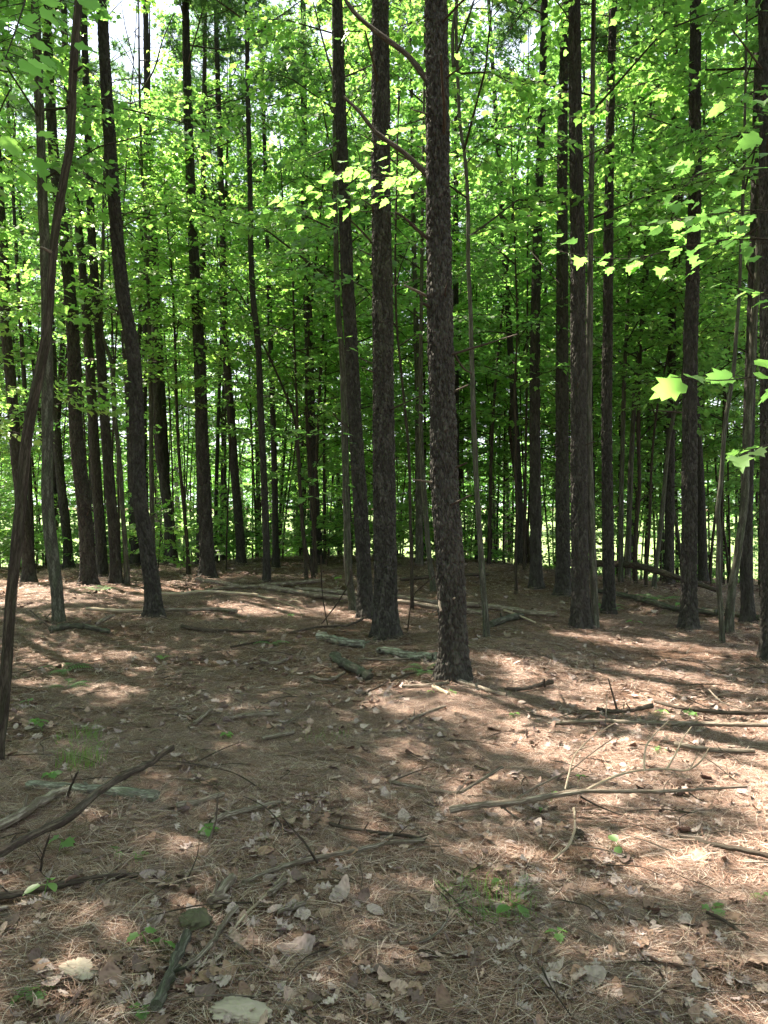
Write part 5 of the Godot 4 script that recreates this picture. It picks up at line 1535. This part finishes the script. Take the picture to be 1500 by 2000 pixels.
	stick("longest of the fallen poles, running left to right behind the trunks", [Vector3(-2.074, 0.06, -12.977), Vector3(-1.305, 0.06, -12.246), Vector3(-0.413, 0.06, -11.686), Vector3(0.252, 0.06, -11.446), Vector3(0.815, 0.06, -11.125), Vector3(1.343, 0.05, -10.445)], 0.046, 0.036, "dead_wood", "fallen pole", "fallen_pole", [], "")
	stick("upper fallen pole crossing behind the close pines", [Vector3(-1.445, 0.08, -12.617), Vector3(-0.911, 0.08, -12.436), Vector3(-0.407, 0.08, -12.216), Vector3(0.26, 0.08, -11.806), Vector3(0.842, 0.08, -11.486), Vector3(1.388, 0.08, -11.266)], 0.04, 0.04, "dead_wood", "fallen pole", "fallen_pole", [], "")
	stick("thick fallen pole ending right of the slim grey stem", [Vector3(1.186, 0.06, -11.485), Vector3(1.498, 0.06, -11.245), Vector3(1.81, 0.05, -10.865), Vector3(2.1, 0.04, -10.505), Vector3(2.327, 0.04, -10.395)], 0.044, 0.04, "dead_wood", "fallen pole", "fallen_pole", [], "")
	stick("fallen pole slanting away from the thin reddish pine", [Vector3(-2.113, 0.05, -13.217), Vector3(-1.729, 0.05, -13.667), Vector3(-1.109, 0.05, -14.106)], 0.037, 0.034, "dead_wood", "fallen pole", "fallen_pole", [], "")
	stick("pale peeled forked stick in front of the long fallen poles", [Vector3(-2.465, 0.015, -12.256), Vector3(-2.097, 0.014, -12.106), Vector3(-1.74, 0.013, -11.876), Vector3(-1.578, 0.012, -11.966), Vector3(-1.223, 0.011, -11.476)], 0.021, 0.015, "pale_wood", "fallen branch", "fallen_branch", [[[Vector3(-1.719, 0.02, -11.836), Vector3(-1.452, 0.02, -11.476), Vector3(-1.104, 0.01, -11.045)], 0.013, "pale_wood"], [[Vector3(-1.458, 0.03, -11.516), Vector3(-1.341, 0.05, -11.706), Vector3(-1.253, 0.07, -11.906)], 0.01, "pale_wood"]], "")
	stick("long pale pole right of the outward leaning pine", [Vector3(-3.567, 0.05, -12.226), Vector3(-3.304, 0.05, -12.246), Vector3(-2.914, 0.05, -12.256), Vector3(-2.399, 0.05, -12.006), Vector3(-1.932, 0.04, -11.836)], 0.026, 0.02, "pale_wood", "fallen pole", "fallen_pole", [], "")
	stick("thick dark pole just above the long pale pole", [Vector3(-2.852, 0.05, -12.376), Vector3(-2.636, 0.05, -12.766), Vector3(-2.119, 0.05, -12.986)], 0.022, 0.032, "dead_wood", "fallen pole", "fallen_pole", [], "")
	stick("pale thin pole on the ground left of the outward leaning pine", [Vector3(-4.039, 0.04, -10.416), Vector3(-3.629, 0.04, -10.476), Vector3(-3.264, 0.04, -10.606)], 0.023, 0.023, "pale_wood", "fallen pole", "fallen_pole", [], "")
	stick("grey pole lying right of the outward leaning pine's foot", [Vector3(-3.072, 0.04, -10.626), Vector3(-2.644, 0.05, -10.726), Vector3(-2.378, 0.04, -10.816), Vector3(-2.045, 0.03, -10.656)], 0.023, 0.026, "dead_wood", "fallen pole", "fallen_pole", [], "")
	stick("short thick log end beside the tall lone pine's foot", [Vector3(-3.606, 0.029, -14.796), Vector3(-3.118, 0.029, -14.186), Vector3(-2.523, 0.029, -13.336)], 0.041, 0.042, "dead_wood", "fallen log", "fallen_log", [], "")
	stick("dark stick on the open needles left of the lichened log", [Vector3(-2.492, 0.016, -9.445), Vector3(-2.177, 0.014, -9.335), Vector3(-1.854, 0.013, -9.275), Vector3(-1.416, 0.011, -9.235)], 0.023, 0.016, "dark_wood", "fallen branch", "fallen_branch", [], "")
	stick("thin stick lying below the dark stick on the open needles", [Vector3(-1.679, 0.008, -8.395), Vector3(-1.486, 0.008, -8.575), Vector3(-1.298, 0.008, -8.655)], 0.011, 0.012, "dark_wood", "fallen branch", "fallen_branch", [], "")
	stick("thin long stick from the smooth pale tree's foot to the left", [Vector3(-1.162, 0.009, -9.175), Vector3(-0.82, 0.01, -9.465), Vector3(-0.459, 0.011, -9.845), Vector3(-0.261, 0.03, -10.305)], 0.012, 0.017, "dark_wood", "fallen branch", "fallen_branch", [], "")
	stick("twisted root-like log at the foot of the pale lichen trunk", [Vector3(-3.897, 0.02, -8.996), Vector3(-3.846, 0.04, -9.046), Vector3(-3.758, 0.06, -9.096), Vector3(-3.592, 0.05, -9.136), Vector3(-3.383, 0.03, -9.066), Vector3(-3.238, 0.02, -9.065)], 0.043, 0.029, "grey_bark", "fallen log", "fallen_log", [[[Vector3(-3.873, 0.03, -9.026), Vector3(-4.017, 0.1, -9.107), Vector3(-4.182, 0.16, -9.257), Vector3(-4.323, 0.2, -9.378)], 0.016, "dark_wood"], [[Vector3(-4.18, 0.05, -9.336), Vector3(-4.212, 0.08, -9.606), Vector3(-4.254, 0.16, -9.977)], 0.011, "dark_wood"]], "")
	stick("bleached broken root right of the twisted log", [Vector3(-3.511, 0.04, -9.376), Vector3(-3.477, 0.07, -9.576), Vector3(-3.464, 0.08, -9.846)], 0.027, 0.018, "dead_wood", "fallen branch", "fallen_branch", [], "")
	stick("mossy dark log low behind the slim grey stem", [Vector3(1.317, 0.03, -9.505), Vector3(1.532, 0.04, -9.785), Vector3(1.832, 0.03, -10.185)], 0.042, 0.042, "grey_bark", "fallen log", "fallen_log", [], "")
	stick("pale thin branch by the end of the thick fallen pole", [Vector3(1.684, 0.05, -10.755), Vector3(1.777, 0.04, -10.065), Vector3(1.918, 0.02, -9.755)], 0.015, 0.013, "pale_wood", "fallen branch", "fallen_branch", [], "")
	stick("dark log leaning above the ground in front of the field", [Vector3(4.238, 0.3, -15.339), Vector3(4.576, 0.32, -14.169), Vector3(4.746, 0.28, -13.199), Vector3(4.966, 0.2, -12.858), Vector3(5.149, 0.1, -11.857)], 0.078, 0.032, "dark_wood", "leaning log", "leaning_log", [], "")
	stick("log lying along the slope behind the right hand pines", [Vector3(3.475, 0.05, -12.726), Vector3(3.771, 0.05, -12.046), Vector3(3.944, 0.05, -11.386), Vector3(4.179, 0.05, -10.816), Vector3(4.528, 0.05, -10.456)], 0.041, 0.043, "grey_bark", "fallen log", "fallen_log", [], "")
	stick("mossy log between the mottled trunk and the right border", [Vector3(4.457, 0.04, -10.756), Vector3(4.66, 0.05, -10.286), Vector3(5.003, 0.05, -9.946)], 0.043, 0.034, "grey_bark", "fallen log", "fallen_log", [], "")
	stick("far dark pole glimpsed between the nearest and flared pines", [Vector3(0.304, 0.1, -14.247), Vector3(0.973, 0.1, -14.607), Vector3(2.043, 0.1, -14.967)], 0.035, 0.032, "dark_wood", "fallen pole", "fallen_pole", [], "")
	stick("bent thin sapling arching down beside the nearest pine", [Vector3(0.29, 0.006, -9.455), Vector3(0.305, 0.25, -9.157), Vector3(0.326, 0.55, -8.43), Vector3(0.418, 0.75, -7.852), Vector3(0.511, 0.85, -7.523)], 0.008, 0.006, "dark_wood", "bent sapling", "bent_sapling", [], "")
	stick("drooping bare thin stem left of the smooth pale tree", [Vector3(-0.725, 0.005, -9.885), Vector3(-0.767, 0.3, -9.758), Vector3(-0.766, 0.6, -9.431), Vector3(-0.706, 0.95, -8.624)], 0.007, 0.008, "dark_wood", "bare stem", "bare_stem", [], "")
	stick("bare thin stem slanting up to the smooth pale tree", [Vector3(-0.809, 0.005, -9.955), Vector3(-0.595, 0.3, -9.408), Vector3(-0.431, 0.6, -8.621), Vector3(-0.301, 0.95, -7.074)], 0.007, 0.007, "dark_wood", "bare stem", "bare_stem", [], "")
	stick("small broken twig standing tilted below the pale peeled log", [Vector3(-1.391, 0.003, -3.105), Vector3(-1.36, 0.08, -3.046), Vector3(-1.297, 0.2, -2.967)], 0.005, 0.004, "dark_wood", "upright twig", "upright_twig", [], "")
	stick("thin bare shoot standing behind the rotten pale log", [Vector3(-1.583, 0.004, -3.835), Vector3(-1.522, 0.1, -3.736), Vector3(-1.428, 0.22, -3.577)], 0.006, 0.005, "dark_wood", "upright twig", "upright_twig", [], "")
	stick("bent pale shoot in the middle of the needles", [Vector3(-0.769, 0.003, -3.365), Vector3(-0.729, 0.12, -3.326), Vector3(-0.711, 0.24, -3.267)], 0.005, 0.004, "dead_wood", "upright twig", "upright_twig", [], "")
	stick("curved pale double twig in the sun patch at lower right of centre", [Vector3(0.053, 0.004, -2.645), Vector3(0.143, 0.004, -2.665), Vector3(0.196, 0.003, -2.715), Vector3(0.23, 0.02, -2.775)], 0.006, 0.004, "dead_wood", "fallen branch", "fallen_branch", [], "")
	stick("arched twig under the big forked branch, one end on the ground", [Vector3(0.742, 0.003, -3.365), Vector3(0.817, 0.04, -3.395), Vector3(0.851, 0.1, -3.425), Vector3(0.869, 0.16, -3.506)], 0.005, 0.005, "pale_wood", "fallen branch", "fallen_branch", [], "")
	stick("straight dark stick lying low at the right, end pointing at viewer", [Vector3(1.207, 0.004, -2.865), Vector3(1.239, 0.004, -2.785), Vector3(1.271, 0.004, -2.675)], 0.006, 0.006, "dark_wood", "fallen branch", "fallen_branch", [], "")
	stick("dark half buried branch below the big forked branch at right", [Vector3(1.393, 0.008, -3.594), Vector3(1.49, 0.008, -3.484), Vector3(1.57, 0.009, -3.405), Vector3(1.689, 0.009, -3.325)], 0.012, 0.012, "dark_wood", "fallen branch", "fallen_branch", [], "")
	stick("short brown stick above the gnarled one in the middle", [Vector3(-0.801, 0.011, -5.045), Vector3(-0.702, 0.01, -5.135), Vector3(-0.624, 0.009, -5.255)], 0.015, 0.012, "dead_wood", "fallen branch", "fallen_branch", [], "")
	stick("mid-distance stick lying level left of the middle", [Vector3(-1.148, 0.009, -5.515), Vector3(-1.006, 0.01, -5.585), Vector3(-0.776, 0.011, -5.675)], 0.013, 0.015, "dead_wood", "fallen branch", "fallen_branch", [], "")
	stick("pointed broken stick left of the level stick", [Vector3(-1.327, 0.01, -5.375), Vector3(-1.3, 0.009, -5.535), Vector3(-1.272, 0.02, -5.675)], 0.015, 0.012, "dead_wood", "fallen branch", "fallen_branch", [], "")
	stick("forked dark twig on the needles in front of the nearest pine", [Vector3(0.185, 0.008, -5.545), Vector3(0.387, 0.007, -5.795), Vector3(0.469, 0.007, -5.855)], 0.011, 0.01, "dead_wood", "fallen branch", "fallen_branch", [], "")
	stick("thin dark twig on the needles left of the grey rotting log", [Vector3(-1.242, 0.013, -7.765), Vector3(-1.065, 0.012, -7.605), Vector3(-0.97, 0.011, -7.655)], 0.018, 0.016, "dead_wood", "fallen branch", "fallen_branch", [], "")
	stick("twig bundle on the needles below the grey rotting log", [Vector3(-0.674, 0.013, -6.975), Vector3(-0.499, 0.012, -6.805), Vector3(-0.367, 0.01, -7.065)], 0.019, 0.014, "dead_wood", "fallen branch", "fallen_branch", [[[Vector3(-0.639, 0.02, -6.945), Vector3(-0.75, 0.02, -7.035)], 0.008, "dead_wood"]], "")
	stick("slim stick crossing just above the whitish green log's near side", [Vector3(-0.257, 0.007, -7.715), Vector3(0.051, 0.008, -7.675), Vector3(0.258, 0.009, -7.755)], 0.01, 0.013, "dead_wood", "fallen branch", "fallen_branch", [], "")
	stick("fine dark sticks fanning below the whitish green log", [Vector3(-0.208, 0.006, -6.245), Vector3(0, 0.006, -6.625), Vector3(0.228, 0.006, -6.845), Vector3(0.468, 0.007, -7.025)], 0.008, 0.009, "dark_wood", "fallen branch", "fallen_branch", [[[Vector3(-0.085, 0.02, -6.385), Vector3(0.173, 0.02, -6.475), Vector3(0.358, 0.03, -6.705)], 0.005, "dark_wood"]], "")
	# small plants
	seedling("two bright green leaves close together in the lower right sun", 0.5, -2.933, 3, 0.068, 0.04, 12)
	seedling("small bright seedling at the right of the lowest needles", 0.642, -2.686, 3, 0.047, 0.032, 1)
	seedling("rounded leaf plant below the big forked branch", 1.079, -3.465, 2, 0.062, 0.032, 11)
	seedling("low bright plant by the long grey pole at right", 2.22, -5.593, 6, 0.052, 0.064, 1)
	seedling("seedling by the nearest pine's foot, on its left", 0.378, -6.294, 2, 0.036, 0.032, 1)
	seedling("seedling by the nearest pine's foot, on its right", 0.529, -6.294, 3, 0.036, 0.032, 1)
	seedling("tiny bright plant on the sunlit needles right of the nearest pine", 0.962, -5.744, 3, 0.042, 0.04, 1)
	seedling("round leaf on the stem of the big forked branch", 0.873, -4.009, 1, 0.039, 0.072, 12)
	seedling("seedling beside the round leaf under the forked branch", 0.798, -3.903, 2, 0.026, 0.032, 1)
	seedling("yellow green sprout in the sun among pale twigs", 1.1, -4.357, 3, 0.031, 0.04, 2)
	seedling("bright plant below the short stick at right", 1.759, -4.81, 3, 0.042, 0.048, 1)
	seedling("three-leaved seedling in the middle of the foreground needles", -0.807, -3.469, 4, 0.047, 0.04, 1)
	seedling("flat green leaf pair left of the middle foreground", -1.138, -3.273, 2, 0.047, 0.024, 1)
	seedling("star-leaved seedling beside the flat leaf pair", -1.056, -3.265, 3, 0.047, 0.024, 1)
	seedling("broad leaf plant under the long dark stick", -1.408, -3.313, 2, 0.068, 0.056, 1)
	seedling("slender-leaved plant over the half buried dark stick", -1.298, -2.914, 3, 0.068, 0.072, 11)
	seedling("two heart-leaved seedling beside the mossy log, left one", -0.803, -2.607, 2, 0.047, 0.056, 1)
	seedling("two heart-leaved seedling beside the mossy log, right one", -0.737, -2.611, 2, 0.052, 0.048, 1)
	seedling("leafy low plant near the left border in the middle distance", -2.295, -5.165, 8, 0.057, 0.08, 1)
	seedling("pale seedling near the left border, behind the leafy one", -2.706, -5.853, 3, 0.052, 0.048, 1)
	seedling("small seedling at the bottom border left of centre", -0.722, -2.237, 3, 0.036, 0.024, 1)
	seedling("tiny plant low in the left corner", -1.105, -2.298, 3, 0.036, 0.024, 1)
	seedling("tiny plant right of the one in the left corner", -1.063, -2.328, 3, 0.042, 0.024, 1)
	seedling("green plant at the left of the rotten log", -1.794, -4.133, 4, 0.052, 0.048, 1)
	seedling("oval leaf lying green left of the grass tuft", -1.72, -4.774, 1, 0.052, 0.04, 11)
	seedling("faint seedling in the middle distance left of centre", -1.024, -5.079, 6, 0.036, 0.048, 1)
	seedling("little seedling on the right border low down", 1.509, -3.033, 2, 0.052, 0.032, 1)
	seedling("small plant above the dark stick at lower right", 1.255, -2.896, 3, 0.047, 0.024, 1)
	seedling("dark green leaf by the small grass patch", 0.491, -3.163, 1, 0.047, 0.024, 1)
	seedling("pale leaf in front of the slim dark pine at right", 2.245, -6.814, 1, 0.083, 0.024, 11)
	seedling("plant standing by the mottled trunk's foot", 4.057, -10.5, 6, 0.062, 0.2, 1)
	seedling("seedling above the grey pole at right", 2.055, -5.705, 3, 0.052, 0.048, 1)
	seedling("bright leaf near the sunlit foot of the streaked pine", 3.242, -9.97, 2, 0.104, 0.048, 11)
	seedling("small-leaved plant beside the lone stick left of the middle", -2.188, -7.631, 3, 0.062, 0.048, 1)
	seedling("green sprig in the needles left of the flared pine", -1.263, -10.535, 4, 0.052, 0.04, 1)
	seedling("bright shoot left of the thin smooth stem by the poles", -0.812, -13.544, 7, 0.073, 0.24, 2)
	fern("feathery fern beside the nearest pine's left foot", 0.367, -7.057, 6, 0.22)
	fern("fern near the left border, upper of two", -2.962, -7.097, 6, 0.26)
	fern("fern near the left border, lower of two", -2.651, -6.433, 6, 0.22)
	fern("dim fern under the right hand saplings", 3.291, -11.49, 6, 0.4)
	fern("dark fern left of the log-bearing pine", 4.158, -11.666, 7, 0.4)
	fern("fern at the foot of the dark left pine", -4.896, -13.244, 7, 0.45)
	fern("fern left of the slim dark pine's foot", 3.235, -11.162, 5, 0.3)
	fern("fern on the needles left of the grey rotting log", -1.262, -8.605, 5, 0.2)
	grass_tuft("thin grass tuft left of the rotten log", -1.722, -4.371, 150, 0.16, 0.14)
	grass_tuft("sparse grass tuft above the other on the left", -1.966, -4.925, 110, 0.12, 0.15)
	grass_tuft("patch of fine short grass in the lower right needles", 0.398, -2.972, 260, 0.09, 0.2)
	grass_tuft("faint grass patch on the needles left of the nearest pine", -0.378, -5.148, 70, 0.08, 0.15)
	# single pieces on the needles that stand out
	dead_leaf("big pale oak leaf with pointed lobes at lower left", -0.868, -3.017, 0, 0.17, 0, 2.2, "", 0.3)
	dead_leaf("round pale leaf right of the curled bark strip", -0.165, -2.946, 4, 0.13, 2, 0.4, "", 0.3)
	dead_leaf("pale bluish leaf above the pronged branch", -0.537, -3.462, 6, 0.11, 2, 1.0, "", 0.3)
	dead_leaf("white crumpled leaf beside the gnarled stick", -0.421, -3.839, 6, 0.1, 2, 3.0, "", 0.3)
	dead_leaf("large brown oak leaf right of the straight brown stick", -0.532, -2.444, 3, 0.15, 5, 0.9, "", 0.3)
	dead_leaf("pale round-tipped leaf low in the sun at the right", 0.651, -2.432, 1, 0.13, 2, 1.2, "", 0.3)
	dead_leaf("long grey curled leaf below the round pale leaf", -0.295, -2.59, 7, 0.13, 4, 1.4, "", 0.3)
	dead_leaf("pale leaf in the bright sun under the forked branch's right end", 1.44, -3.677, 1, 0.11, 2, 0.3, "", 0.3)
	dead_leaf("small yellow leaf beside the pale thin stick", -0.51, -2.762, 4, 0.055, 0, 0, "", 0.3)
	dead_leaf("big tan leaf cut by the right border", 1.261, -2.566, 1, 0.2, 0, 1.9, "", 0.3)
	dead_leaf("brown leaf standing in the sun right of the dark half buried branch", 1.386, -3.371, 3, 0.14, 5, 0.2, "", 0.3)
	dead_leaf("upright dark curled leaf in the sun before the nearest pine", 0.272, -5.09, 6, 0.16, 6, 0.7, "", 0.3)
	lump("bark_chunk", "pale yellowish rough chunk of rotten wood at lower left", "wood chunk", -0.975, -2.448, Vector3(0.13, 0.03, 0.09), 0.5, "fungus", 0.5, 3)
	lump("bracket_fungus", "large white crusty piece at the bottom border", "fungus", -0.426, -2.253, Vector3(0.17, 0.03, 0.1), 0.2, "fungus", 0.55, 8)
	lump("mossy_chunk", "dark mossy lump on the end of the mossy log", "wood chunk", -0.678, -2.752, Vector3(0.13, 0.06, 0.1), 0.9, "moss", 0.5, 12)
	lump("pine_cone", "dark round cone lying left of the grey rotting log", "pine cone", -0.635, -5.983, Vector3(0.05, 0.045, 0.05), 0.2, "dark_wood", 0.3, 15)
	lump("pine_cone", "dark cone under the big forked branch beside the arched twig", "pine cone", 0.925, -3.642, Vector3(0.05, 0.05, 0.05), 0.2, "dark_wood", 0.3, 16)
	plant_the_wood()
	surround()
	scatter_straw()
	scatter_leaves()
	scatter_twigs()
